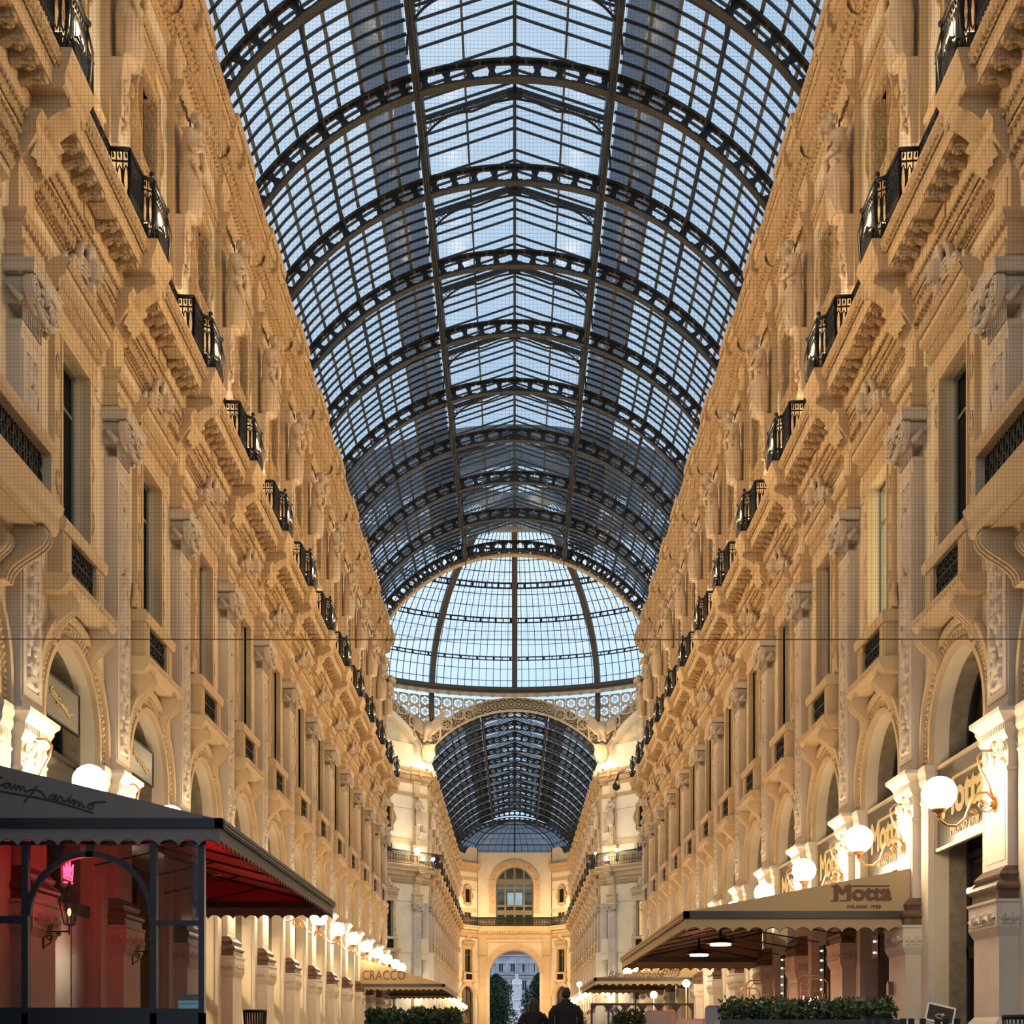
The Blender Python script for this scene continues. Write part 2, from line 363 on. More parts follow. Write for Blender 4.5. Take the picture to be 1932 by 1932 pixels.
for i in range(8): s = -.42 + .12 * i; m.box(s - .02, s + .02, .24, .30, 11.46, 11.54)
m.box(-.2, .2, .13, .15, 11.8, 12.3)
D['entablature_block'] = m.data('entablature_block', 'stucco')
m = MB(); m.wrap([(.32, .18, 12.52), (.35, .28, 12.62), (.40, .40, 12.76), (.43, .44, 12.80), (.43, .44, 12.84), (.40, .42, 12.86), (.40, .42, 13.0), (.44, .5, 13.06), (.46, .52, 13.1)])
m.relief(-.3, .3, 12.54, 12.76, .30, 24, 10, lambda u, v: .05 * abs(sin(u * pi * 3)) + .10 * v)
CP = [(.30, 13.06), (.40, 13.03), (.50, 13.06), (.60, 13.15), (.70, 13.22), (.79, 13.24), (.85, 13.30), (.84, 13.38), (.76, 13.45)]
m.loft([[(s, -d, z) for d, z in CP] + [(s, -.30, 13.45)] for s in (-.24, .24)])
m.loft([[(-.2 + .4 * q / 6, -(d + .03 * sin(pi * q / 6)), z - .03 * abs(sin(3 * pi * q / 6))) for q in range(7)] for d, z in CP], False, (False, False), True)
for sg in (-1, 1): m.tube([(sg * .2, -.32, 13.18), (sg * .2, -.5, 13.2), (sg * .18, -.7, 13.28), (sg * .17, -.82, 13.36)], .05, 6); m.spiral((sg * .26, .86, 13.34), .07, 1.5, .02, sg)
m.wrap([(.42, .80, 13.425), (.44, .84, 13.46), (.44, .84, 13.62), (.47, .88, 13.66), (.47, .90, 13.72), (.50, .94, 13.82), (.51, .96, 13.86), (.51, .96, 13.92)])
D['cornice_console'] = m.data('cornice_console', 'stucco')
# --- upper pilaster + caryatid
m = MB(); m.wrap([(.46, .08, 13.92), (.46, .08, 15.55), (.48, .11, 15.6), (.48, .11, 15.7), (.28, .05, 15.74), (.28, .05, 19.65)], 0, .14)
m.box(-.28, .28, .08, .10, 14.2, 15.35)
m.wrap([(.32, .05, 19.6), (.33, .16, 19.72), (.37, .24, 19.86), (.40, .28, 19.92), (.40, .28, 20.02), (.32, .06, 20.05), (.32, .06, 20.72), (.35, .12, 20.8)], 0, .14)
m.box(-.2, .2, .06, .08, 20.15, 20.6); m.relief(-.3, .3, 19.66, 19.88, .2, 24, 8, lambda u, v: .04 * abs(sin(u * pi * 4)))
D['upper_pilaster'] = m.data('upper_pilaster', 'stucco')
m = MB(); m.wrap([(.17, .17, 15.74), (.2, .2, 15.80), (.17, .17, 15.86), (.20, .24, 16.9), (.24, .28, 17.3)])
for z, r in ((16.15, .07), (16.4, .09), (16.7, .08), (16.95, .1)): m.ball((0, -.22 - r * .3, z), (r, .07, r * 1.1))
m.tube([(-.17, -.2, 17.2), (-.2, -.24, 16.8), (-.14, -.23, 16.3)], .035); m.tube([(.17, -.2, 17.2), (.2, -.24, 16.8), (.14, -.23, 16.3)], .035)
D['herm_base'] = m.data('herm_base', 'stone_statue')
def caryatid(kind):
    b = MB(); f = kind == 'woman'
    b.loft([[(w * cos(t), y + dd * sin(t), z) for t in [2 * pi * k / 14 for k in range(14)]] for w, dd, y, z in (
        (.20, .15, -.26, 17.30), (.27, .2, -.28, 17.42), (.30, .22, -.30, 17.8), (.31, .23, -.30, 18.1), (.26, .19, -.30, 18.36), (.25, .18, -.31, 18.5), (.30, .21, -.33, 18.75), (.34, .21, -.35, 18.95), (.30, .18, -.36, 19.08), (.11, .11, -.38, 19.16), (.09, .09, -.42, 19.22))])
    for k in range(9):                                     # folds of the skirt
        t = -pi * (k + .5) / 9; x = .27 * cos(t); y = -.30 + .2 * sin(t)
        b.tube([(x * .6 + .05, y * 1.0, 18.34), (x * 1.0, y - .03, 18.0), (x * 1.1, y - .03, 17.7), (x * .9, y, 17.34)], .042, 5)
    b.tube([(-.3, -.42, 18.38), (0, -.53, 18.25), (.28, -.42, 18.42)], .055, 6); b.tube([(-.28, -.48, 18.3), (-.1, -.56, 18.0), (.18, -.50, 17.6), (.2, -.42, 17.35)], .045, 6)
    b.ball((0, -.55, 19.32), (.135, .16, .185), 12, 9)      # head bent forward
    b.ball((0, -.69, 19.25), (.075, .06, .10)); b.tube([(0, -.71, 19.34), (0, -.755, 19.26), (0, -.73, 19.23)], .022, 5)
    b.ball((0, -.70, 19.14), (.05, .045, .04)); b.tube([(0, -.38, 19.1), (0, -.5, 19.2)], .09)
    for sg in (-1, 1): b.ball((sg * .05, -.70, 19.33), (.03, .025, .02)); b.ball((sg * .14, -.54, 19.30), (.02, .035, .05))
    for k in range(9):
        a = pi * k / 8; b.ball((.15 * cos(a), -.50 - .03 * sin(a), 19.36 + .13 * sin(a)), .065, 6, 5); b.ball((.12 * cos(a), -.42, 19.34 + .16 * sin(a)), .07, 6, 5)
    if f: b.ball((0, -.40, 19.48), (.10, .10, .08)); b.ball((-.12, -.50, 18.86), .10); b.ball((.12, -.50, 18.86), .10)
    else:
        for k in range(5): b.ball((-.06 + .03 * k, -.70, 19.06 - .02 * (k % 2)), .05, 6, 5)
        b.tube([(0, -.69, 19.12), (0, -.68, 18.98)], .06); b.ball((-.13, -.49, 18.88), (.14, .06, .10)); b.ball((.13, -.49, 18.88), (.14, .06, .10))
    # arms folded across the waist
    for sg in (-1, 1):
        b.tube([(sg * .32, -.34, 19.0), (sg * .40, -.40, 18.8), (sg * .38, -.50, 18.55)], .085, 8, taper=lambda t: 1.1 - .25 * t)
        yy = -.60 if sg > 0 else -.57; zz = 18.60 if sg > 0 else 18.72
        b.tube([(sg * .38, -.50, 18.55), (sg * .12, yy, zz), (-sg * .10, yy - .02, zz + .06)], .062, 8, taper=lambda t: 1.1 - .3 * t)
        for q in range(4): b.tube([(-sg * .09, yy - .03, zz + .03 + .025 * q), (-sg * .2, yy - .01, zz + .06 + .03 * q), (-sg * .23, yy + .03, zz + .04 + .03 * q)], .016, 5)
        b.tube([(-sg * .08, yy - .04, zz + .1), (-sg * .14, yy - .04, zz + .17)], .018, 5)
    return remesh(b, 'statue_figure', 'stone_statue', .016, 1, .3)
D['figure_woman'] = caryatid('woman'); D['figure_man'] = caryatid('man')
m = MB()
for sg in (-1, 1): m.loft([[(sg * .12 + x, y, z) for x, y in ((-.035, 0), (.035, 0), (.03, .05), (-.03, .05))] for y0, z in ((0, 0),) for _ in (0,)] * 0 or [[(sg * x0 - .03, -y0, z), (sg * x0 + .03, -y0, z), (sg * x0 + .03, -y0 + .03, z), (sg * x0 - .03, -y0 + .03, z)] for x0, y0, z in ((.10, .3, 19.35), (.16, .28, 19.55), (.20, .2, 19.62))])
D['head_spikes'] = m.data('head_spikes', 'stone_brown')
# --- cornice and string courses, one bay long
def courses(L):
    out = {}; h = L / 2
    m = MB()
    m.prof([(-.01, 12.40), (.05, 12.42), (.05, 12.48), (.17, 12.80), (.20, 12.80), (.20, 12.86), (.19, 12.88), (.19, 12.98), (.27, 13.06), (.30, 13.08), (.30, 13.44), (.66, 13.44), (.66, 13.62), (.69, 13.64), (.70, 13.70), (.78, 13.84), (.79, 13.86), (.79, 13.92), (-.3, 13.92), (-.3, 12.40)], -h, h)
    m.carved([(.05, 12.50), (.10, 12.54), (.12, 12.64), (.13, 12.72), (.19, 12.79)], -h, h, int(L * 75), lambda s, t: .075 * lf(s * pi / .14 + 1.2 * t) * sin(pi * t) ** .5 + .0)
    m.carved([(.19, 12.90), (.205, 12.93), (.21, 12.97), (.26, 13.05)], -h, h, int(L * 60), lambda s, t: .035 * lf(s * pi / .10 + 2 * t))
    m.carved([(.70, 13.68), (.735, 13.72), (.76, 13.78), (.785, 13.84)], -h, h, int(L * 60), lambda s, t: .045 * lf(s * pi / .12 + 1.6 * t))
    for i in range(int(L / .09)): s = -h + .045 + i * L / int(L / .09); m.ball((s, -.075, 12.47), .028, 6, 4)
    leaves(m, -h, h, .135, (.12, 12.63), (.05, .05, .16), radians(-24)); leaves(m, -h, h, .135, (.20, 12.76), (.045, .05, .035))
    leaves(m, -h, h, .11, (.745, 13.75), (.04, .035, .085), radians(-30)); leaves(m, -h, h, .12, (.215, 12.93), (.04, .025, .045))
    leaves(m, -h, h, .10, (.29, 13.02), (.035, .03, .03))
    out['balcony'] = m.data('balcony_cornice', ['stucco', 'stucco_carved'])
    m = MB()
    m.prof([(-.2, 19.70), (-.06, 19.70), (-.04, 19.74), (-.04, 19.92), (0, 19.96), (0, 20.02), (-.2, 20.02)], -h, h)
    m.carved([(-.04, 19.75), (-.025, 19.82), (-.03, 19.91)], -h, h, int(L * 60), lambda s, t: .045 * lf(s * pi / .12 + t) * sin(pi * t))
    m.prof([(-.2, 15.72), (-.06, 15.72), (-.04, 15.75), (-.04, 16.05), (0, 16.08), (0, 16.14), (-.2, 16.14)], -h, h)
    m.prof([(-.2, 13.9), (-.03, 13.9), (-.03, 14.7), (-.2, 14.7)], -h, h)
    m.prof([(-.2, 6.72), (.02, 6.72), (.02, 6.8), (-.2, 6.8)], -h, h)
    leaves(m, -h, h, .12, (-.03, 19.83), (.045, .03, .06)); leaves(m, -h, h, .10, (-.02, 19.72), (.03, .03, .02))
    out['string'] = m.data('string_course', ['stucco', 'stucco_carved'])
    m = MB()
    m.prof([(-.3, 20.72), (-.06, 20.72), (-.04, 20.80), (.02, 20.82), (.02, 20.95), (.06, 20.98), (.08, 21.0), (.28, 21.36), (.30, 21.38), (.42, 21.40), (.42, 21.60), (.45, 21.63), (.54, 21.82), (.55, 21.90), (-.4, 21.90)], -h, h)
    n = int(L / .16)
    for i in range(n): s = -h + (i + .5) * L / n; m.box(s - .045, s + .045, .02, .10, 20.83, 20.94)
    m.carved([(.08, 21.02), (.16, 21.08), (.21, 21.18), (.24, 21.28), (.28, 21.34)], -h, h, int(L * 60), lambda s, t: .085 * lf(s * pi / .19 + 1.0 * t) * (.5 + .5 * sin(pi * t)))
    m.carved([(.45, 21.64), (.49, 21.70), (.515, 21.76), (.54, 21.82)], -h, h, int(L * 50), lambda s, t: .05 * lf(s * pi / .15 + 1.5 * t))
    n = int(L / .11)
    for i in range(n): s = -h + (i + .5) * L / n; m.ball((s, .04, 20.77), .025, 5, 4)
    leaves(m, -h, h, .17, (.17, 21.16), (.065, .06, .17), radians(-30)); leaves(m, -h, h, .17, (.26, 21.32), (.06, .06, .04)); leaves(m, -h, h, .13, (.50, 21.73), (.045, .035, .09), radians(-25)); leaves(m, -h, h, .1, (.44, 21.41), (.035, .03, .02))
    out['top'] = m.data('roof_cornice', ['stucco', 'stucco_carved'])
    return out
D['c'] = courses(B)
m = MB(); hw = .95
m.wrap([(.36, .10, 20.80), (.40, .14, 20.95), (hw - .1, .12, 21.0), (hw - .08, .36, 21.36), (hw, .38, 21.38), (hw, .5, 21.40), (hw, .5, 21.60), (hw + .03, .53, 21.63), (hw + .09, .62, 21.82), (hw + .1, .63, 21.96)])
m.carved([(.14, 21.02), (.24, 21.08), (.30, 21.18), (.33, 21.28), (.37, 21.34)], -hw + .08, hw - .08, 64, lambda s, t: .085 * lf(s * pi / .19 + 1.0 * t) * (.5 + .5 * sin(pi * t)))
m.ball((0, -.52, 21.7), (.12, .1, .16)); m.box(-.13, .13, .5, .6, 21.3, 21.7)
leaves(m, -hw + .1, hw - .1, .17, (.27, 21.16), (.065, .06, .17), radians(-30)); leaves(m, -hw + .1, hw - .1, .17, (.34, 21.32), (.06, .06, .04)); leaves(m, -hw, hw, .13, (.585, 21.73), (.045, .035, .09), radians(-25)); leaves(m, -hw, hw, .1, (.52, 21.41), (.035, .03, .02))
D['cornice_break'] = m.data('cornice_break', ['stucco', 'stucco_carved'])
# --- S-shaped modillions with rosettes between
m = MB(); MP = [g * (.40 + .37 * i) for g in (-1, 1) for i in range(4)]
for s in MP:
    w = .06
    path = [(.30, 13.24), (.33, 13.20), (.38, 13.21), (.43, 13.27), (.48, 13.30), (.54, 13.27), (.60, 13.25), (.64, 13.28), (.655, 13.34), (.63, 13.40), (.58, 13.44)]
    path = [(d, 13.44 - (13.44 - z) * .62) for d, z in path]
    m.loft([[(s - w + 2 * w * q / 4, -(d + .02 * sin(pi * q / 4)), z - .028 * sin(pi * q / 4)) for q in range(5)] for d, z in path], False, (False, False), True)
    m.loft([[(s + sg * w, -d, z) for d, z in path] + [(s + sg * w, -.30, 13.44)] for sg in (-1, 1)], True, (True, True))
    m.tube([(s, -.31, 13.30), (s, -.38, 13.28), (s, -.46, 13.34), (s, -.54, 13.32), (s, -.62, 13.31)], .034, 6)
    for sg in (-1, 1): m.tube([(s + sg * .05, -.31, 13.31), (s + sg * .06, -.38, 13.29), (s + sg * .045, -.46, 13.35), (s + sg * .06, -.54, 13.33), (s + sg * .05, -.62, 13.33)], .022, 6)
    m.ball((s, -.645, 13.34), (.085, .04, .045), 8, 5); m.ball((s, -.32, 13.31), (.08, .04, .05), 8, 5)
D['modillions'] = m.data('modillions', 'stucco_carved')
m = MB()
for s in [g * (.585 + .37 * i) for g in (-1, 1) for i in range(3)]:
    for k in range(6): a = 2 * pi * k / 6; m.ball((s + .06 * cos(a), -.48 + .06 * sin(a), 13.41), (.036, .036, .045), 6, 4)
    m.ball((s, -.48, 13.38), .04, 6, 5)
m.box(-.26, .26, .34, .66, 13.36, 13.44); m.box(-.2, .2, .38, .62, 13.33, 13.37); m.box(-.24, .24, .28, .33, 13.1, 13.4)
D['rosettes'] = m.data('rosettes', 'stucco_carved')
# --- second-floor window surround
m = MB()
for sg in (-1, 1):
    a, b = sorted((sg * .67, sg * .94)); m.box(a, b, 0, .10, 8.0, 11.0); a, b = sorted((sg * .65, sg * .71)); m.box(a, b, -.05, .13, 8.0, 10.95)
    for z in (8.6, 9.5, 10.4): m.tube([(sg * .82 + .07 * cos(t), -.11, z + .19 * sin(t)) for t in [2 * pi * k / 14 for k in range(14)]], .016, 4, True, True); m.ball((sg * .82, -.10, z), (.035, .03, .09), 6, 5)
    m.tube([(sg * .95, -.05, 8.5), (sg * .97, -.06, 8.3), (sg * 1.05, -.06, 8.12), (sg * 1.08, -.06, 8.04)], .05, 6); m.spiral((sg * 1.0, .08, 8.14), .10, 1.5, .025, sg)
    a, b = sorted((sg * .60, sg * .98)); m.box(a, b, 0, .24, 7.05, 7.82); a, b = sorted((sg * .68, sg * .9)); m.box(a, b, .24, .255, 7.15, 7.7)
m.prof([(-.05, 10.93), (.12, 10.93), (.12, 11.0), (.14, 11.02), (.14, 11.1), (.11, 11.12), (.11, 11.36), (.16, 11.42), (.18, 11.50), (.21, 11.52), (.21, 11.62), (.32, 11.68), (.32, 11.8), (.38, 11.9), (.38, 11.94), (-.05, 11.94)], -1.08, 1.08)
for i in range(20): s = -1.0 + 2.0 * (i + .5) / 20; m.box(s - .025, s + .025, .17, .24, 11.53, 11.61)
m.carved([(.13, 11.40), (.17, 11.43), (.185, 11.5)], -1.08, 1.08, 150, lambda s, t: .035 * lf(s * pi / .08))
m.carved([(.33, 11.80), (.36, 11.85), (.385, 11.9)], -1.08, 1.08, 120, lambda s, t: .03 * lf(s * pi / .1))
m.relief(-1.0, 1.0, 11.14, 11.34, .112, 80, 8, lambda u, v: .04 * max(0, sin(u * 60 + 6 * sin(v * 3))) * sin(pi * v))
m.prof([(-.05, 7.78), (.27, 7.78), (.30, 7.83), (.31, 7.95), (.27, 8.0), (-.05, 8.0)], -1.02, 1.02)
m.prof([(0, 6.78), (.30, 6.78), (.34, 6.85), (.40, 6.92), (.42, 7.0), (.42, 7.05), (0, 7.08)], -1.2, 1.2)
leaves(m, -1.06, 1.06, .09, (.155, 11.45), (.03, .025, .045)); leaves(m, -1.06, 1.06, .11, (.355, 11.86), (.035, .03, .045)); leaves(m, -1.0, 1.0, .1, (.285, 7.88), (.035, .02, .04)); leaves(m, -1.18, 1.18, .12, (.41, 6.97), (.04, .02, .035))
D['surround'] = m.data('surround', ['stucco', 'stucco_carved'])
m = MB()
for sg in (-1, 1):
    s = sg * .86; R = []
    for k in range(13):
        t = k / 12; z = 6.78 - .62 * t; d = .36 - .10 * t + .09 * sin(t * 2 * pi) * (1 - .3 * t) - .16 * t * t
        R.append((d, z))
    m.loft([[(s + q, -d, z) for d, z in R] + [(s + q, 0, 6.16), (s + q, 0, 6.78)] for q in (-.13, .13)])
    for q in (-.09, 0, .09): m.tube([(s + q, -d - .005, z) for d, z in R], .022, 5)
    m.tube([(s, -.03, 6.16), (s, -.05, 6.08), (s, -.03, 6.0)], .06, 6)
D['console'] = m.data('console', 'stucco')
b = MB()
b.loft([[(x, -d, z) for x, z in ((-.95, 11.94), (-.9, 12.0), (-.6, 12.03), (-.35, 12.2), (-.18, 12.42), (0, 12.5), (.18, 12.42), (.35, 12.2), (.6, 12.03), (.9, 12.0), (.95, 11.94))] for d in (0, .07)])
for sg in (-1, 1):
    b.spiral((sg * .42, .14, 12.12), .15, 1.7, .035, sg, 0, 20); b.tube([(sg * .30, -.14, 12.2), (sg * .2, -.15, 12.42), (sg * .08, -.16, 12.52)], .05, 6); b.tube([(sg * .5, -.13, 12.0), (sg * .8, -.12, 12.02), (sg * .95, -.12, 11.98)], .04, 6); b.spiral((sg * .80, .13, 12.06), .07, 1.3, .025, sg)
    for q in range(4): b.tube([(sg * .10, -.2, 12.25 - .06 * q), (sg * (.2 + .04 * q), -.18, 12.30 - .07 * q), (sg * (.27 + .05 * q), -.15, 12.27 - .08 * q)], .028, 5)
b.ball((0, -.22, 12.24), (.115, .13, .15), 10, 8); b.ball((0, -.33, 12.2), (.025, .05, .04)); b.ball((0, -.3, 12.12), (.04, .04, .03)); b.ball((-.045, -.32, 12.27), .02); b.ball((.045, -.32, 12.27), .02)
for k in range(7): a = pi * k / 6; b.tube([(.08 * cos(a), -.2, 12.32 + .06 * sin(a)), (.17 * cos(a), -.24, 12.42 + .10 * sin(a))], .03, 5)
b.ball((0, -.2, 12.02), (.1, .08, .08))
b.v = [(x, y * 1.6, 11.94 + (z - 11.94) * 1.4) for x, y, z in b.v]
D['pediment'] = remesh(b, 'pediment', 'stone_statue', .016, 0)
m = MB()
for i in range(22): s = -.58 + 1.16 * i / 21; m.box(s - .008, s + .008, .16, .18, 7.08, 7.8)
for i in range(7): z = 7.1 + .68 * i / 6; m.box(-.58, .58, .155, .185, z - .012, z + .012)
for i in range(6):
    for j in range(3): m.tube([(-.48 + .19 * i + .08 * cos(t), -.19, 7.22 + .22 * j + .08 * sin(t)) for t in [2 * pi * k / 8 for k in range(8)]], .012, 4, True, True)
m.box(-.6, .6, .02, .05, 7.05, 7.8)
D['iron_grille'] = m.data('iron_grille', 'iron_black')
m = MB()
for a, b_ in ((-.65, -.57), (.57, .65), (-.04, .04)): m.box(a, b_, -.21, -.13, 8.0, 10.95)
m.box(-.65, .65, -.21, -.13, 10.87, 10.95); m.box(-.65, .65, -.21, -.13, 8.0, 8.1); m.box(-.65, .65, -.2, -.15, 10.2, 10.25)
D['casement'] = m.data('casement', 'window_green')
m = MB(); m.box(-.60, .60, -.175, -.165, 8.05, 10.9); D['pane'] = m.data('pane', 'dark_glass')
def curtain(z0, z1, w, d, name, mt, gap=0.0):
    m = MB()
    for sg in (-1, 1):
        ns = 20; a = sg * gap; b = sg * w
        m.relief(min(a, b), max(a, b), z0, z1, d, ns, 1, lambda u, v: .03 * sin(u * 19), True)
    return m.data(name, mt)
D['curtain'] = curtain(8.05, 10.9, .6, -.27, 'curtain', 'curtain'); D['curtain_lit'] = curtain(8.05, 10.9, .6, -.27, 'curtain_lit', 'curtain_lit'); D['curtain_warm'] = curtain(8.05, 10.9, .6, -.27, 'curtain_warm', 'curtain_warm')
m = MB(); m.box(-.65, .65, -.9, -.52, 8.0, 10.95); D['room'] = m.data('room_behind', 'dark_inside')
# --- upper window with lobed frame
m = MB()
def lobed(o=0.0, n=56):
    P = []
    for k in range(n):
        a = 2 * pi * k / n + 1e-4; c, s = cos(a), sin(a); hx, hz = .72 + o, 1.14 + o
        t = min(hx / abs(c) if abs(c) > 1e-6 else 9, hz / abs(s) if abs(s) > 1e-6 else 9); x, z = t * c, t * s
        if abs(z) < .5 and abs(x) > .5: x = math.copysign(hx + sqrt(max(0, (.5 + o) ** 2 - z * z)) * .5, x)
        if abs(x) < .46 and abs(z) > .7: z = math.copysign(hz + sqrt(max(0, (.46 + o) ** 2 - x * x)) * .62, z)
        P.append((x, z))
    return P
def rect_at(n=56, hx=.5, hz=.86):
    P = []
    for k in range(n):
        a = 2 * pi * k / n + 1e-4; c, s = cos(a), sin(a); t = min(hx / max(abs(c), 1e-6), hz / max(abs(s), 1e-6)); P.append((t * c, t * s))
    return P
O = lobed(); I = rect_at(); zc = 17.74; nn = len(O)
R = [[(x, .12, zc + z) for x, z in O], [(x, .02, zc + z) for x, z in O], [(x * .98, -.09, zc + z * .98) for x, z in O], [(x * .92, -.10, zc + z * .92) for x, z in O], [(x * .88, -.01, zc + z * .88) for x, z in O]] + [[((x * .35 + i[0] * .65) , .01, zc + (z * .35 + i[1] * .65)) for (x, z), i in zip(O, I)], [(x * 1.22, .0, zc + z * 1.14) for x, z in I], [(x * 1.18, -.10, zc + z * 1.11) for x, z in I], [(x * 1.02, -.08, zc + z * 1.01) for x, z in I], [(x, -.04, zc + z) for x, z in I], [(x, .24, zc + z) for x, z in I]]
m.loft([[(p[0], p[1], p[2]) for p in r] for r in R], True, (False, False))
for k in range(0, nn): m.ball((O[k][0] * .80 + I[k][0] * .12, -.0, zc + O[k][1] * .80 + I[k][1] * .12), (.055, .06, .055), 5, 4)
for a in range(4): m.ball(((0.98, 0, -.98, 0)[a], -.01, zc + (0, 1.28, 0, -1.28)[a]), (.14, .06, .14), 8, 6)
D['lobed_frame'] = m.data('lobed_frame', 'stucco_carved')
m = MB()
for a, b_ in ((-.55, -.49), (.49, .55), (-.03, .03)): m.box(a, b_, -.26, -.20, 16.88, 18.6)
m.box(-.55, .55, -.26, -.20, 18.54, 18.6); m.box(-.55, .55, -.26, -.20, 16.88, 16.95); m.box(-.56, .56, -.10, -.06, 17.0, 17.04)
D['upper_casement'] = m.data('upper_casement', 'iron_black')
m = MB(); m.box(-.5, .5, -.23, -.22, 16.9, 18.58); D['upper_pane'] = m.data('upper_pane', 'dark_glass')
m = MB(); m.box(-.54, .54, -.9, -.58, 16.88, 18.6); D['upper_curtain'] = m.data('upper_room', 'dark_inside')  # near-black block painted for the unlit room's dark, no curtain hangs here
D['upper_curtain_lit'] = curtain(16.9, 18.6, .5, -.31, 'upper_curtain_lit', 'curtain_olive')
m = MB(); m.box(-.62, .62, -.07, -.05, 14.95, 15.62); D['mezz'] = m.data('mezzanine_pane', 'dark_glass')
m = MB()
for a, b_ in ((-.7, -.6), (.6, .7)): m.box(a, b_, -.1, .0, 14.8, 15.7)
m.box(-.7, .7, -.1, 0, 15.6, 15.7); m.box(-.03, .03, -.09, -.03, 14.9, 15.6)
for sg in (-1, 1): a, b_ = sorted((sg * .9, sg * 1.5)); m.m = 1; m.box(a, b_, -.1, -.04, 14.9, 15.6); m.m = 0
D['mezz_frame'] = m.data('mezzanine_frame', ['stucco', 'plaster_cream'])
# --- cream panel mouldings of the upper wall
m = MB()
m.box(-1.72, 1.72, -.1, -.03, 16.14, 16.24); m.box(-1.72, 1.72, -.1, -.03, 19.58, 19.68)
D['panel_mould'] = m.data('panel_moulding', 'stucco')
# --- arched shop front
m = MB(); m.archband(0, 5.0, 1.27, 1.70, 0, .05, 30); m.archband(0, 5.0, 1.27, 1.36, .05, .09, 30); m.archband(0, 5.0, 1.62, 1.72, .05, .13, 30)
for sg in (-1, 1):
    for a, b_, d0_, d in ((1.275, 1.70, .001, .05), (1.275, 1.36, .051, .09), (1.62, 1.72, .051, .13)): x0, x1 = sorted((sg * a, sg * b_)); m.box(x0, x1, d0_, d, 4.60, 5.0)
N = 44
for k in range(N + 1):
    a = pi * k / N
    for r, q, rr in ((1.55, .045, (.055, .03, .035)), (1.40, .02, (.022, .02, .022))): m.ball((r * cos(a), -.06, 5.0 + r * sin(a)), rr, 6, 4, Matrix.Rotation(-a, 3, 'Y'))
    if k < N:
        a2 = a + pi / N / 2; m.ball((1.475 * cos(a2), -.06, 5.0 + 1.475 * sin(a2)), (.02, .025, .03), 5, 4)
for sg in (-1, 1):
    for z in (4.66, 4.75, 4.84, 4.93): m.ball((sg * 1.55, -.06, z), (.055, .03, .035), 6, 4); m.ball((sg * 1.40, -.06, z), .022, 5, 4)
D['archivolt'] = m.data('archivolt', ['stucco', 'stucco_carved'])
m = MB()
for sg in (-1, 1):
    c = sg * 1.49
    m.wrap([(.22, .12, -H0), (.22, .12, .1), (.2, .1, .16), (.2, .1, 4.0), (.22, .12, 4.04), (.2, .1, 4.08), (.2, .1, 4.3), (.24, .15, 4.38), (.24, .15, 4.46), (.28, .19, 4.55), (.28, .19, 4.62)], c, .3)
    m.relief(c - .18, c + .18, 4.1, 4.3, .10, 16, 8, lambda u, v: .03 * abs(sin(u * pi * 4)) * sin(pi * v))
D['impost'] = m.data('impost', 'stone_pale')
m = MB(); m.archband(0, 5.0, 1.17, 1.27, -.62, -.55, 24)
for sg in (-1, 1): a, b_ = sorted((sg * 1.17, sg * 1.27)); m.box(a, b_, -.62, -.55, -H0, 5.0)
for s in (-.42, .42): m.box(s - .03, s + .03, -.62, -.56, 2.5, 5.0 + sqrt(1.2 ** 2 - s * s))
m.box(-1.25, 1.25, -.62, -.54, 3.0, 3.12); m.box(-1.25, 1.25, -.62, -.55, 1.3, 1.5); m.box(-.03, .03, -.62, -.56, -H0, 1.3); m.box(-1.25, 1.25, -.62, -.55, -H0, -.75)
m.tube([(.12, .49, .1), (.12, .49, .9)], .02); m.tube([(-.12, .49, .1), (-.12, .49, .9)], .02)
D['shop_frame'] = m.data('shop_frame', 'iron_black')
m = MB(); m.box(-1.2, 1.2, -.60, -.59, -H0, 5.0)
vs = [(1.2 * cos(pi * k / 20), .595, 5.0 + 1.2 * sin(pi * k / 20)) for k in range(21)]; m.raw(vs, [tuple(range(21))])
D['shop_pane'] = m.data('shop_pane', 'shop_glass')
m = MB()      # shallow shop room with a back wall, side walls and ceiling
m.raw([(-1.9, .66, -H0), (1.9, .66, -H0), (1.9, 3.2, -H0), (-1.9, 3.2, -H0), (-1.9, .66, 6.6), (1.9, .66, 6.6), (1.9, 3.2, 6.6), (-1.9, 3.2, 6.6)], [(0, 1, 2, 3), (4, 7, 6, 5), (2, 6, 7, 3), (0, 3, 7, 4), (1, 5, 6, 2)])
m.cube(-1.9, 1.9, .7, 3.2, 2.95, 3.1)
D['shop_room'] = m.data('shop_room', 'shop_inside')
m = MB(); m.cube(-1.2, 1.2, 1.5, 1.75, 2.86, 2.9); D['shop_light'] = m.data('shop_light', 'lamp_white')
# --- globe lamp
m = MB(); m.lathe((0, -1.05, 3.5), [(0.245 * sin(pi * k / 14) + .002, -.245 * cos(pi * k / 14)) for k in range(15)], 22); D['globe'] = m.data('globe', 'globe')
m = MB()
P = [(0, -.26, 3.34), (0, -.34, 3.30), (0, -.50, 3.20), (0, -.62, 3.28), (0, -.60, 3.44), (0, -.48, 3.50), (0, -.40, 3.42)]
m.tube([(0, -.25, 3.40), (0, -.36, 3.52), (0, -.50, 3.50), (0, -.60, 3.36), (0, -.68, 3.14), (0, -.80, 3.03), (0, -.94, 3.04), (0, -1.04, 3.12), (0, -1.05, 3.24)], .020, 6)
m.tube([(0, -.25, 3.30), (0, -.33, 3.23), (0, -.44, 3.25), (0, -.48, 3.33), (0, -.43, 3.39), (0, -.38, 3.35)], .014, 5)
m.tube([(0, -.27, 3.42), (0, -.33, 3.62), (0, -.46, 3.86), (0, -.50, 4.02), (0, -.42, 4.12), (0, -.28, 4.12)], .018, 6)
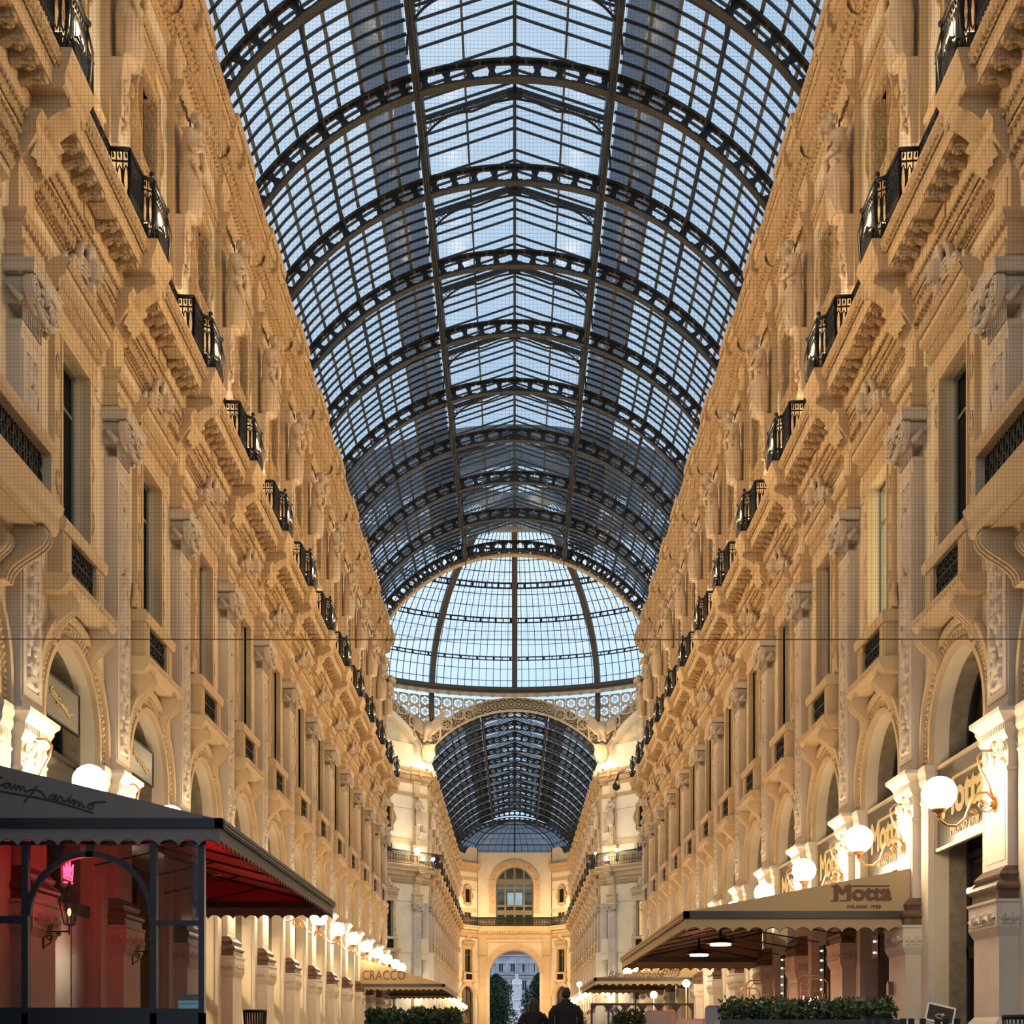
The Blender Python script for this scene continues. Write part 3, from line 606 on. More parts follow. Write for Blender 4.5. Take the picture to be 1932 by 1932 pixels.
for c, r in (((0, -.42, 3.33), .075), ((0, -.56, 3.22), .06)):
    m.tube([(0.0 + .01 * k / 14, c[1] + r * (1 - .8 * k / 18) * cos(k * .7), c[2] + r * (1 - .8 * k / 18) * sin(k * .7)) for k in range(18)], .009, 4)
    m.ball(c, .022)
m.lathe((0, -1.05, 3.14), [(.01, 0), (.05, .03), (.03, .06), (.10, .10), (.12, .13), (.10, .16)], 14)
D['bracket'] = m.data('bracket', 'brass')
m = MB(); m.disc((0, .235, 3.34), .11, .02, 14); m.disc((0, .25, 3.34), .07, .03, 10); m.ball((0, -.29, 3.34), .04); D['wall_plate'] = m.data('wall_plate', 'brass')
# --- balcony railings
def rail_run(path, z0=13.92, z1=14.98, step=.11, th=1.0):
    m = MB(); 
    for i in range(len(path) - 1):
        a, b_ = Vector(path[i]), Vector(path[i + 1]); L = (b_ - a).length; n = max(1, int(L / step))
        P = lambda q, z: ((a + (b_ - a) * q).x, -(a + (b_ - a) * q).y, z)
        for z, r in ((z0 + .05, .02), (z0 + .2, .012), (z1 - .2, .014), (z1, .035)): m.tube([P(0, z), P(1, z)], r * th, 5)
        for k in range(n + 1):
            q = k / n; m.tube([P(q, z0), P(q, z1)], (.010 if k % n else .022) * th, 4)
            if k < n: qq = (k + .5) / n; m.tube([P(qq + (.42 * cos(t)) / n, z0 + .53 + .26 * sin(t)) for t in [2 * pi * j / 8 for j in range(8)]], .013 * th, 4, True, True); m.ball(P(qq, z1 - .1), (.04, .02, .05), 5, 4)
    return m
m = rail_run([(-1.25, .36), (-1.22, .68), (-.52, .70), (-.42, .86), (.42, .86), (.52, .70), (1.22, .68), (1.25, .36)], step=.085, th=1.25)
for s in (-.5, .5): m.ball((s, -.86, 15.04), .05); m.tube([(s, -.86, 14.9), (s, -.93, 14.6), (s, -.90, 14.2), (s, -.84, 13.95)], .02, 5)
m.m = 0; m.ball((0, -.90, 14.15), (.34, .06, .18), 8, 6)
for k in range(7): a = pi * k / 6; m.tube([(0, -.92, 14.15), (.12 * cos(a), -.95, 14.2 + .1 * sin(a)), (.22 * cos(a), -.93, 14.22 + .2 * sin(a)), (.26 * cos(a), -.9, 14.16 + .22 * sin(a))], .022, 5)
D['bowed_rail'] = m.data('bowed_rail', 'iron_black')
D['straight_rail'] = rail_run([(-(hb - 1.25), .36), (hb - 1.25, .36)], step=.12).data('straight_rail', 'iron_black')
# floodlight standing on the cornice behind the bowed rail
m = MB(); m.box(-.2, .2, .5, .56, 13.92, 13.96); m.tube([(-.22, -.58, 13.94), (-.22, -.58, 14.3)], .015); m.tube([(.22, -.58, 13.94), (.22, -.58, 14.3)], .015); m.box(-.2, .2, .5, .72, 14.12, 14.38)
D['lamp_housing'] = m.data('lamp_housing', 'iron_black')
m = MB(); m.box(-.18, .18, .52, .70, 14.381, 14.40); D['lamp_face'] = m.data('lamp_face', 'lamp_white')
# ---------------------------------------------------------------- placing the pieces along a wall
class Wall:
    def __init__(self, P, n, where, side): self.P = Vector(P); self.n = Vector(n).normalized(); self.rz = atan2(self.n.x, -self.n.y); self.t = Vector((cos(self.rz), sin(self.rz), 0)); self.where = where; self.side = side
    def at(self, q):                 # q metres along the wall from P, in the direction away from the viewer
        return self.P + self.dir * q
YN0 = 18.73
def mkwall(P, direction, n, where, side):
    w = Wall((*P, 0), (*n, 0), where, side); w.dir = Vector((*direction, 0)).normalized(); return w
R1 = mkwall((W, 0), (0, 1), (-1, 0), 'right arcade', 'right'); L1 = mkwall((-W, 0), (0, 1), (1, 0), 'left arcade', 'left')
YOCT = 71.2; AP = 18.3; YC = YOCT + AP; YFAR = YC + AP; YEND = YFAR + 55.0
s2 = sqrt(.5)
R2 = mkwall((W, 0), (0, 1), (-1, 0), 'far right wing', 'far right'); L2 = mkwall((-W, 0), (0, 1), (1, 0), 'far left wing', 'far left')
DR = mkwall((W, YFAR), (s2, -s2), (-s2, -s2), 'slanting right dome wall', 'dome right'); DL = mkwall((-W, YFAR), (-s2, -s2), (s2, -s2), 'slanting left dome wall', 'dome left')
ea = radians(30)
XG = 4.7; YG = YEND + (W - XG) * 1.2
gl = Vector((W - XG, YG - YEND)).normalized()
GR = mkwall((W, YEND), (-(W - XG), YG - YEND), (-(YG - YEND), -(W - XG)), 'right end bay', 'end right')
GL = mkwall((-W, YEND), ((W - XG), YG - YEND), ((YG - YEND), -(W - XG)), 'left end bay', 'end left')
GL.Lx = GR.Lx = sqrt((W - XG) ** 2 + (YG - YEND) ** 2)
Z = (0, 0, H0)
def thing(name, wall, q, label, cat, group):
    p = wall.at(q); return obj(name, None, None, (p.x, p.y, 0), wall.rz, label=label, cat=cat, group=group)
def kid(par, name, key, z=H0): return obj(name, D[key] if isinstance(key, str) else key, par, (0, 0, z))
def pilaster(w, q, idx):
    t = thing('pilaster', w, q, f'tall stone pilaster with carved panel on the {w.where}, {idx}', 'pilaster', f'pilasters of the {w.where}')
    for n_, k in (('pedestal', 'pedestal'), ('carved_band', 'carved_band'), ('moulded_base', 'moulded_base'), ('lower_shaft', 'lower_shaft'), ('leafy_capital', 'leafy_capital'), ('tall_shaft', 'tall_shaft'), ('relief_panel', 'relief_panel'), ('scroll_capital', 'scroll_capital'), ('entablature_block', 'entablature_block'), ('cornice_console', 'cornice_console'), ('upper_pilaster', 'upper_pilaster'), ('cornice_break', 'cornice_break')): kid(t, n_, k)
def statue(w, q, idx, k):
    who = ('female', 'male')[k % 2]
    t = thing('caryatid', w, q, f'carved {who} caryatid on the upper {w.where}, {idx}', 'statue', f'caryatids of the {w.where}')
    kid(t, 'figure', ('figure_woman', 'figure_man')[k % 2]); kid(t, 'herm_base', 'herm_base'); kid(t, 'head_spikes', 'head_spikes')
def globe(w, q, idx):
    t = thing('globe_lamp', w, q, f'glowing white globe lamp on brass bracket, {w.where}, {idx}', 'lamp', f'globe lamps of the {w.where}')
    if w is L1: t.location.z = .36 if abs(q - YN0 - 1.5 * B) < B else .17
    kid(t, 'globe', 'globe'); kid(t, 'bracket', 'bracket'); kid(t, 'wall_plate', 'wall_plate')
def railing(w, q, idx):
    t = thing('balcony_railing', w, q, f'black iron bowed balcony railing on the {w.where}, {idx}', 'railing', f'bowed railings of the {w.where}'); t.location.z = H0
    kid(t, 'bowed_rail', 'bowed_rail', 0)
def midrail(w, q, idx):
    t = obj('straight_railing', D['straight_rail'], None, (*w.at(q).xy, H0), w.rz, label=f'straight black iron railing set back on the {w.where}, {idx}', cat='railing', group=f'straight railings of the {w.where}')
def flood(w, q, idx, power=0):
    t = thing('floodlight', w, q, f'lit floodlight behind the bowed railing of the {w.where}, {idx}', 'floodlight', f'floodlights of the {w.where}')
    kid(t, 'lamp_housing', 'lamp_housing'); kid(t, 'lamp_face', 'lamp_face')
    if power: addlight('POINT', w.at(q) + w.n * .95 + Vector((0, 0, H0 + 14.6)), power, WARM, .12)
WARM = (1.0, 0.725, 0.41)
def addlight(kind, loc, power, col, size=.2, rot=None, spot=None):
    l = bpy.data.lights.new('light', kind); l.energy = power; l.color = col
    if kind in ('POINT', 'SPOT'): l.shadow_soft_size = size
    else: l.size = size
    if spot: l.spot_size = spot; l.spot_blend = .8
    o = bpy.data.objects.new('light', l); COL.objects.link(o); o.location = loc
    if rot: o.rotation_euler = rot
    return o
NWIN = [0]
def window(w, q, idx, cur='curtain', upper='upper_curtain', lower=True):
    p = w.at(q); NWIN[0] += 1
    if lower:
        t = obj(f'window_{NWIN[0]}', None, None, (p.x, p.y, 0), w.rz, kind='structure')
        for n_, k in (('surround', 'surround'), ('console', 'console'), ('pediment', 'pediment'), ('iron_grille', 'iron_grille'), ('casement', 'casement'), ('window_pane', 'pane'), ('curtain', cur), ('room', 'room')): kid(t, n_, k)
        NWIN[0] += 1
    t = obj(f'window_{NWIN[0]}', None, None, (p.x, p.y, 0), w.rz, kind='structure')
    for n_, k in (('lobed_frame', 'lobed_frame'), ('casement', 'upper_casement'), ('window_pane', 'upper_pane'), ('curtain', upper), ('mezzanine_frame', 'mezz_frame'), ('mezzanine_pane', 'mezz')): kid(t, n_, k)  # unless lit, the upper 'curtain' part is the near-black room block
def shop(w, q, idx, lit=0):
    t = thing('shop_front', w, q, f'arched glazed shop front between pilasters, {w.where}, {idx}', 'shop front', f'shop fronts of the {w.where}')
    for n_, k in (('archivolt', 'archivolt'), ('impost', 'impost'), ('door_frame', 'shop_frame'), ('glazing', 'shop_pane'), ('shop_room', 'shop_room')): kid(t, n_, k)
    if lit: kid(t, 'shop_light', 'shop_light')
def bay(w, q, L=B, arch=True, mod=True, sh=True):
    k = 'wall' if L == B else f'wall{L:.2f}'
    if k not in D: D[k] = wallpiece(L).data('wall_bay', WM)
    p = w.at(q); loc = (p.x, p.y, 0)
    c = 'c' if L == B else f'c{L:.2f}'
    if c not in D: D[c] = courses(L)
    root = WR[w.side]; 
    def add(n_, d): o = obj(n_, d, root, (p.x, p.y, H0), w.rz)
    add('wall_bay', D[k]); add('balcony_cornice', D[c]['balcony']); add('string_course', D[c]['string']); add('roof_cornice', D[c]['top'])
    if mod: add('modillions', D['modillions']); add('rosettes', D['rosettes']); add('panel_moulding', D['panel_mould'])
WR = {}
for w, nm in ((L1, 'wall_left'), (R1, 'wall_right'), (L2, 'wall_far_left'), (R2, 'wall_far_right'), (DL, 'wall_dome_left'), (DR, 'wall_dome_right'), (GL, 'wall_end_left'), (GR, 'wall_end_right')):
    WR[w.side] = obj(nm, None, kind='structure')
def nth(i, tot): return (ORD[i] + ' from the viewer')
for w in (L1, R1):
    left = w is L1
    for n in range(-1, 12):
        q = YN0 + B * n; i = n
        if n >= 0:
            pilaster(w, q, nth(i, 13)); globe(w, q, nth(i, 13)); railing(w, q, nth(i, 13)); flood(w, q, nth(i, 13), 55)
            if n: statue(w, q, nth(i - 1, 13), n + (0 if left else 1))
        if n < 11:
            qm = q + B / 2; bay(w, qm); lab_ = nth(i, 12) if n >= 0 else 'cut off by the picture edge'
            if n >= 0: midrail(w, qm, lab_)
            cur = 'curtain'
            if not left and n in (1,): cur = 'curtain_lit'
            if left and n in (8,): cur = 'curtain_warm'
            window(w, qm, '', cur, 'upper_curtain_lit' if (not left and n in (1, 2)) else 'upper_curtain')
            shop(w, qm, lab_, lit=(left and n >= 2) or (not left and n >= 4))
    qe = YN0 + B * 12 - .9
    pilaster(w, qe, 'at the dome corner'); statue(w, qe, 'at the dome corner', 0); railing(w, qe, 'at the dome corner'); flood(w, qe, 'at the dome corner', 160)
    globe(w, qe, 'at the dome corner')
    L_ = YOCT - (YN0 + B * 11); bay(w, YN0 + B * 11 + L_ / 2, L_, mod=False)
    window(w, YN0 + B * 11 + B / 2 - .4, ''); shop(w, YN0 + B * 11 + B / 2 - .4, 'last before the dome', True)
for w in (L2, R2):
    q0 = YFAR + 1.1; left = w is L2
    for n in range(14):
        q = q0 + B * n
        if q > YEND: break
        pilaster(w, q, nth(n, 14)); statue(w, q, nth(n, 14), n); globe(w, q, nth(n, 14)); railing(w, q, nth(n, 14)); flood(w, q, nth(n, 14), 40 if n % 2 == 0 else 0)
        if q + B <= YEND + .5:
            bay(w, q + B / 2); window(w, q + B / 2, nth(n, 14)); shop(w, q + B / 2, nth(n, 14), True)
    L_ = 1.1; p = w.at(YFAR + .55)
    m = MB(); m.box(-.55, .55, -.5, 0, -H0, 13.9); m.box(-.55, .55, -.6, -.1, 13.9, 24); obj('corner_pier', m.data('corner_pier', 'plaster_wall'), WR[w.side], (p.x, p.y, H0), w.rz)
    qq = q0 + B * 12; L_ = YEND - qq
    if L_ > .1: bay(w, qq + L_ / 2, L_, mod=False)
for w in (DL, DR):
    Ls = 15.5
    for i, q in enumerate((1.3, 7.7)):
        tag_ = ('beside the far wing', 'further out')[i]
        pilaster(w, q, tag_); statue(w, q, tag_, i); flood(w, q - .1, tag_, 150); globe(w, q, tag_)
    bay(w, 4.5, 6.4, mod=False); window(w, 4.5, '', 'curtain_warm' if w is DR else 'curtain'); shop(w, 4.5, 'facing the crossing', True)
    bay(w, .65, 1.3, mod=False); bay(w, 7.7 + 3.0, 6.0, mod=False)
    m = rail_run([(-5, .72), (5, .72)], step=.16, th=1.8); p = w.at(4.0)
    obj('balcony_railing', m.data('long_railing', 'iron_black'), None, (p.x, p.y, H0), w.rz, label=f'long black iron balcony railing across the {w.where}', cat='railing')
    # lunette with a painted sky under an arch above the cornice
    p = w.at(7.75); rz = w.rz
    t = obj('painted_lunette', None, None, (p.x, p.y, H0), rz, label=f'painted lunette under an ornamented arch above the {w.where}', cat='lunette')
    m = MB(); vs = [(9.0 * cos(a), .3, 17.93 + 9.0 * sin(a)) for a in [radians(27) + (pi - radians(54)) * k / 30 for k in range(31)]]; m.raw(vs, [tuple(range(31))])
    obj('painting', m.data('painting', 'fresco'), t)
    m = MB(); m.archband(0, 17.93, 8.75, 9.12, -.3, .35, 40, radians(24), pi - radians(24)); obj('inner_arch', m.data('inner_arch', 'plaster_cream'), t)
def nuthin(): pass
# ---------------------------------------------------------------- iron and glass vault
ZC, RI, RO = 17.93, 8.64, 9.14        # vault circle: centre height above the eye, inner and outer radius of the ribs
RG = 9.24
def cellhole(w, h, n=24):
    P = []
    for k in range(n):
        a = 2 * pi * (k + .5) / n; c, s = cos(a), sin(a)
        hx, hz = w * .33, h * .30
        t = min(hx / max(abs(c), 1e-6), hz / max(abs(s), 1e-6)); x, z = t * c, t * s
        P.append((x, z))
    for k in range(n):
        x, z = P[k]
        if abs(x) < w * .06: z *= 1.45
        elif abs(abs(x) - w * .26) < w * .04 and abs(z) > hz * .9: z *= .82
        if abs(z) < h * .06: x *= 1.22
        P[k] = (x, z)
    return P
def cellrect(w, h, n=24):
    P = []
    for k in range(n):
        a = 2 * pi * (k + .5) / n; c, s = cos(a), sin(a)
        a2 = atan2(s * h, c * w); c2, s2_ = cos(a), sin(a)
        t = min((w / 2) / max(abs(c2), 1e-6), (h / 2) / max(abs(s2_), 1e-6)); P.append((t * c2, t * s2_))
    return P
def ribmesh(a0=-57, a1=57, cells=28, ri=RI, ro=RO, zc=ZC, th=.035, fl=.13):
    m = MB(); h = ro - ri; da = radians(a1 - a0) / cells; w = da * (ri + ro) / 2
    Hh, Rr = cellhole(w, h), cellrect(w, h)
    def pt(a, r, y): return (r * sin(a), y, zc + r * cos(a))
    for i in range(cells):
        ac = radians(a0) + da * (i + .5); n = len(Hh)
        rings = []
        for y, P in ((-th, Rr), (-th, Hh), (th, Hh), (th, Rr)):
            rings.append([pt(ac + x / w * da, (ri + ro) / 2 + z, y) for x, z in P])
        m.loft(rings, True, (False, False))
        if i: m.ball(pt(radians(a0) + da * i, (ri + ro) / 2, 0), (.09, .06, .09), 6, 5)
    K = 56
    for r0, r1, f in ((ri - .03, ri + .02, fl), (ro - .03, ro + .02, fl)):
        m.loft([[pt(radians(a0 + (a1 - a0) * k / K), r, y) for r, y in ((r0, -f), (r0, f), (r1, f), (r1, -f))] for k in range(K + 1)])
    return m
D['rib'] = ribmesh().data('arched_rib', 'iron_roof')
ang = lambda x: asin(x / RI)
G1, G2 = radians(18.2), radians(36.3)
LW, LZ0, LZ1 = 2.86, 27.0, 27.95      # lantern half width, eaves, ridge
NB = 9
def vault_bay_meshes():
    m = MB()                       # curved glazing bars
    for i in range(1, NB):
        y = -B / 2 + B * i / NB
        for sg in (-1, 1):
            K = 10; m.loft([[(sg * r * sin(a), y + dy, ZC + r * cos(a)) for r, dy in ((RG - .05, -.018), (RG - .05, .018), (RG + .03, .018), (RG + .03, -.018))] for a in [G1 + (radians(55) - G1) * k / K for k in range(K + 1)]])
            m.loft([[(sg * x, y + dy, z + dz) for dy, dz in ((-.018, -.05), (.018, -.05), (.018, .02), (-.018, .02))] for x, z in ((LW, LZ0), (0, LZ1))])
    D['bars'] = m.data('glazing_bars', 'iron_roof')
    for sg in (-1, 1):             # main girders beside the lantern, lattice purlins with bowed rods, ridge, wall plate
        m = MB()
        x = sg * (RI + .05) * sin(G1); z = ZC + (RI + .05) * cos(G1)
        for dx in (-.07, .07): m.cube(x + dx - .02, x + dx + .02, -B / 2, B / 2, z - .12, z - .04); m.cube(x + dx - .025, x + dx + .025, -B / 2, B / 2, z + .42, LZ0 + .06)
        for i in range(18):
            y = -B / 2 + B * i / 18
            m.tube([(x, y, z - .08), (x, y + B / 36, z + .42)], .014, 4); m.tube([(x, y + B / 36, z + .42), (x, y + B / 18, z - .08)], .014, 4)
        m.cube(x - .09, x + .09, -B / 2, B / 2, z + .30, z + .44)
        m.tube([(x - sg * .05, -B / 2, z - .55), (x, -B / 2 + .35, z - .2), (x, -B / 2 + .9, z - .10), (x, B / 2 - .9, z - .10), (x, B / 2 - .35, z - .2), (x - sg * .05, B / 2, z - .55)], .028, 5)
        D[f'girder{sg}'] = m.data('lattice_girder', 'iron_roof')
        for a, big in ((G2, True), (radians(54.5), False)):
            m = MB()
            x = sg * (RO - .06) * sin(a); z = ZC + (RO - .06) * cos(a); xi = sg * (RI + .02) * sin(a); zi = ZC + (RI + .02) * cos(a)
            m.tube([(x, -B / 2, z), (x, B / 2, z)], .05, 4); m.tube([(x * .985, -B / 2, z - .12), (x * .985, B / 2, z - .12)], .03, 4)
            if big:
                pts = [(xi + (x - xi) * f, y, zi + (z - zi) * f) for f, y in ((0, -B / 2), (.35, -B / 2 + .3), (.62, -B / 2 + .8), (.72, -.6), (.72, .6), (.62, B / 2 - .8), (.35, B / 2 - .3), (0, B / 2))]
                m.tube(pts, .028, 5)
                for i in range(12): y = -B / 2 + B * (i + .5) / 12; m.tube([(x, y - .1, z), (x * .985, y + .1, z - .12)], .012, 4)
            D[f'purlin{sg}{big}'] = m.data('purlin', 'iron_roof')
    m = MB(); m.cube(-.05, .05, -B / 2, B / 2, LZ1 - .08, LZ1 + .06)
    D['ridge'] = m.data('ridge_bar', 'iron_roof')
    m = MB()                       # lantern truss with curved filigree brackets, half way between ribs
    for sg in (-1, 1):
        m.loft([[(sg * x, y, z + dz) for y, dz in ((-.04, -.12), (.04, -.12), (.04, .0), (-.04, .0))] for x, z in ((LW, LZ0 + .02), (0, LZ1))])
        arc = [(sg * (LW - .05 - 1.55 * (1 - cos(t))), 0, 25.85 + 1.38 * sin(t)) for t in [pi / 2 * k / 10 for k in range(11)]]
        m.tube([(sg * (LW - .05), 0, 25.6)] + arc + [(sg * .6, 0, 27.5), (0, 0, 27.62)], .035, 6)
        for k in range(9):
            f = k / 8; xx = LW - .14 - 1.25 * f; top = LZ0 + (LZ1 - LZ0) * (1 - xx / LW) - .1; t = math.acos(max(-1, min(1, 1 - (LW - .05 - xx) / 1.55))); bot = 25.85 + 1.38 * sin(t)
            zz = bot
            r = .075 * (1 - .35 * f)
            while zz + r < top: m.tube([(sg * (xx) + r * cos(u), 0, zz + r + r * sin(u)) for u in [2 * pi * j / 8 for j in range(8)]], .013, 4, True, True); zz += 2 * r
    m.cube(-.22, .22, -.03, .03, LZ1 - .35, LZ1 - .05)
    D['ltruss'] = m.data('lantern_truss', 'iron_roof')
    m = MB(); m.m = 1              # laps between panes: thin stepped strips along the vault
    for sg in (-1, 1):
        for a in [G1 + (G2 - G1) * k / 4 for k in (1, 2, 3)] + [G2 + radians(4.4) * k for k in (1, 2, 3, 4)]:
            for i in range(NB):
                y0 = -B / 2 + B * i / NB + .03; y1 = y0 + B / NB - .06
                for yy0, yy1, o in ((y0, y1, 0),):
                    m.loft([[(sg * r * sin(aa), y, ZC + r * cos(aa)) for aa, r in ((a - .006, RG - .01), (a + .005, RG - .01), (a + .005, RG + .02), (a - .006, RG + .02))] for y in (yy0, (yy0 + yy1) / 2, yy1)])
        m.cube(min(sg * 1.40, sg * 1.46), max(sg * 1.40, sg * 1.46), -B / 2, B / 2, LZ0 + (LZ1 - LZ0) * .5 - .04, LZ0 + (LZ1 - LZ0) * .5 + .04)
    m.m = 0
    for sg in (-1, 1):
        K = 10
        m.loft([[(sg * RG * sin(a), y, ZC + RG * cos(a)) for y in (-B / 2, B / 2)] for a in [G1 + (radians(56) - G1) * k / K for k in range(K + 1)]], False, (False, False))
        m.raw([(sg * LW, -B / 2, LZ0), (sg * LW, B / 2, LZ0), (0, B / 2, LZ1), (0, -B / 2, LZ1)], [(0, 1, 2, 3)])
        m.raw([(sg * LW, -B / 2, LZ0), (sg * LW, B / 2, LZ0), (sg * LW, B / 2, ZC + RG * cos(G1)), (sg * LW, -B / 2, ZC + RG * cos(G1))], [(0, 1, 2, 3)])
    D['vglass'] = m.data('roof_glazing', ['roof_glass', 'glazing_bar'])
    m = MB()                       # maintenance walkway on the outside of the glass, beside the lantern
    for sg in (-1, 1):
        K = 6; R_ = [[(sg * (RG + dr) * sin(a), y, ZC + (RG + dr) * cos(a)) for y in (-B / 2, B / 2)] for a, dr in [(G1 + radians(9.2) * k / K, .05 + .25 * (1 - k / K)) for k in range(K + 1)]]
        m.loft(R_, False, (False, False))
    D['walkway'] = m.data('roof_walkway', 'frosted_glass')
vault_bay_meshes()
def vault(name, y0, nb, label, first=True):
    t = obj(name, None, None, (0, y0, H0), label=label, cat='glass vault')
    for i in range(nb + 1):
        obj('arched_rib', D['rib'], t, (0, B * i, 0))
        if i < nb:
            yy = B * (i + .5)
            for n_, k in (('glazing_bars', 'bars'), ('lattice_girder', 'girder1'), ('lattice_girder', 'girder-1'), ('purlin', 'purlin1True'), ('purlin', 'purlin-1True'), ('wall_purlin', 'purlin1False'), ('wall_purlin', 'purlin-1False'), ('ridge_bar', 'ridge'), ('lantern_truss', 'ltruss'), ('roof_glazing', 'vglass'), ('roof_walkway', 'walkway')): obj(n_, D[k], t, (0, yy, 0))
    return t
NV = 13
V1 = vault('glass_vault', YOCT - .3 - B * NV, NV, 'near barrel vault of dark iron ribs and bluish glass over the arcade')
V2 = vault('glass_vault', YFAR + .4, 12, 'far barrel vault of dark iron and glass seen beyond the dome')
# ornamented end arches of the vaults
def endarch(y, label, mk='gold', inner=9.12, w=1.0, back=.35, x=0, rz=0):
    m = MB(); a0, a1 = -58, 58; cells = 30; da = radians(a1 - a0) / cells
    def pt(a, r, y): return (r * sin(a), y, ZC + r * cos(a))
    rm = inner + w / 2
    for i in range(cells):
        a = radians(a0) + da * (i + .5); c = pt(a, rm, -.03)
        for k in range(6):
            b = 2 * pi * k / 6; cc = (c[0] + .17 * cos(b), -.03, c[2] + .17 * sin(b)); m.tube([(cc[0] + .10 * cos(u), -.03, cc[2] + .10 * sin(u)) for u in [2 * pi * j / 7 for j in range(7)]], .03, 4, True, True)
        m.ball(c, .07, 6, 5); m.tube([(c[0] + .33 * cos(u), -.02, c[2] + .33 * sin(u)) for u in [2 * pi * j / 16 for j in range(16)]], .035, 4, True, True)
        for rr in (inner + .1, inner + w - .1): m.ball(pt(a - da / 2, rr, -.03), (.10, .04, .10), 6, 4)
    K = 60
    for r0, r1, f0, f1 in ((inner - .04, inner + .06, -.12, back), (inner + w - .06, inner + w + .04, -.12, .12)):
        m.loft([[pt(radians(a0 + (a1 - a0) * k / K), r, yy) for r, yy in ((r0, f0), (r0, f1), (r1, f1), (r1, f0))] for k in range(K + 1)])
    t = obj('ornamented_arch', m.data('arch_tracery', mk), None, (x, y, H0), rz, label=label, cat='arch')
    m = MB(); m.loft([[pt(radians(a0 + (a1 - a0) * k / K), r, .10) for r in (inner, inner + w)] for k in range(K + 1)], False, (False, False)); obj('back_plate', m.data('back_plate', 'iron_warm'), t)
endarch(YFAR - .1, 'gilt arch of pierced rosettes where the far wing meets the dome')
for w in (DL, DR): p = w.at(7.75); endarch(p.y, f'gilt arch of pierced rosettes above the {w.where}', x=p.x, rz=w.rz)
m = MB(); m.loft([[(r_ * sin(a), yy, ZC + r_ * cos(a)) for r_, yy in ((8.52, -.2), (8.52, .25), (8.60, .25), (8.60, -.2))] for a in [radians(-57 + 114 * k / 60) for k in range(61)]]); IE = m.data('inner_edge', 'gold')
endr = obj('end_rib', ribmesh(-57, 57, 30, 8.60, 9.30).data('end_rib', 'iron_warm'), None, (0, YOCT + .1, H0), label='deep pierced iron arch closing the near vault at the dome', cat='arch')
obj('inner_edge', IE, endr)
# ---------------------------------------------------------------- dome
ZD, RD = 28.6, 18.3
DROOT = None
dome = obj('glass_dome', None, None, (0, YC, H0), label='octagonal iron and glass dome over the crossing', cat='dome')
def dp(th, ph, r=RD): return (r * cos(th) * sin(ph), r * cos(th) * cos(ph), ZD + (r - RD + 10.5) * sin(th))
NR = 16
m = MB()
for th_, w_ in ((-10, .12), (10, .12)):
    pass
K = 18; TH = radians(78)
def dbar(m, ph, wid, dep, r=RD, n=K, t0=0.0, t1=TH):
    R = []
    for k in range(n + 1):
        th = t0 + (t1 - t0) * k / n
        R.append([dp(th, ph - wid / (r * max(cos(th), .2)), r), dp(th, ph + wid / (r * max(cos(th), .2)), r), dp(th, ph + wid / (r * max(cos(th), .2)), r - dep), dp(th, ph - wid / (r * max(cos(th), .2)), r - dep)])
    m.loft(R)
m = MB()
for i in range(NR):
    ph = 2 * pi * i / NR
    dbar(m, ph, .22, .08, RD - .7); dbar(m, ph, .08, .7)
    for k in range(26):
        th = TH * k / 26; th2 = TH * (k + 1) / 26
        m.tube([dp(th, ph, RD - .05), dp(th2, ph, RD - .7)], .05, 4)
obj('dome_ribs', m.data('dome_ribs', 'iron_warm'), dome)
m = MB()
for i in range(NR):
    for j in range(1, 12): dbar(m, 2 * pi * (i + j / 12) / NR, .022, .06, RD + .02, 12)
obj('dome_glazing_bars', m.data('dome_glazing_bars', 'iron_roof'), dome)
def dring(m, th, r0, r1, hz, n=96):
    R = []
    for k in range(n):
        ph = 2 * pi * k / n; a = dp(th, ph, r0); b = dp(th, ph, r1)
        R.append([(a[0], a[1], a[2] - hz), (a[0], a[1], a[2] + hz), (b[0], b[1], b[2] + hz), (b[0], b[1], b[2] - hz)])
    R.append(R[0]); m.loft(R, True, (False, False))
m = MB()
for td in (15, 30.5, 44, 57, 68):
    th = radians(td); dring(m, th, RD, RD - .12, .05); dring(m, th - .024, RD - .25, RD - .4, .045)
    for k in range(160):
        ph = 2 * pi * (k + .5) / 160; a = dp(th, ph, RD - .05); b = dp(th - .024, ph, RD - .3); m.tube([a, b], .09 if k % 2 else .04, 4)
dring(m, TH, RD, RD - .8, .3)
obj('dome_rings', m.data('dome_rings', 'iron_roof'), dome)
m = MB(); m.m = 1
for td in (5, 10, 20, 25.2, 35, 39.5, 48, 52.5, 60, 64):
    dring(m, radians(td), RD + .06, RD + .0, .022)
m.m = 0; n = 96; kk = 16
m.loft([[dp(TH * k / kk, 2 * pi * j / n, RD + .05) for j in range(n)] for k in range(kk + 1)], True, (False, False)); obj('dome_glazing', m.data('dome_glazing', ['dome_glass', 'glazing_bar']), dome)
m = MB(); dring(m, 0, RD + .1, RD - .75, .22); dring(m, 0.0, RD - .2, RD - .95, .10)
obj('ring_beam', m.data('ring_beam', 'iron_warm'), dome)
m = MB()
R = []
for k in range(241):
    ph = 2 * pi * k / 240; r = RD - .75; R.append([(r * sin(ph), r * cos(ph), ZD - .30), (r * sin(ph), r * cos(ph), ZD - .62)])
m.loft(R, False, (False, False))
for k in range(120):
    ph = 2 * pi * k / 120; r = RD - .80; c = (r * sin(ph), r * cos(ph), ZD - .5)
    if cos(ph) > .2: m.tube([(c[0] + .16 * cos(u) * cos(ph), c[1] - .16 * cos(u) * sin(ph), c[2] + .16 * sin(u)) for u in [2 * pi * j / 10 for j in range(10)]], .03, 4, True, True)
obj('frieze_band', m.data('frieze_band', 'gold'), dome)
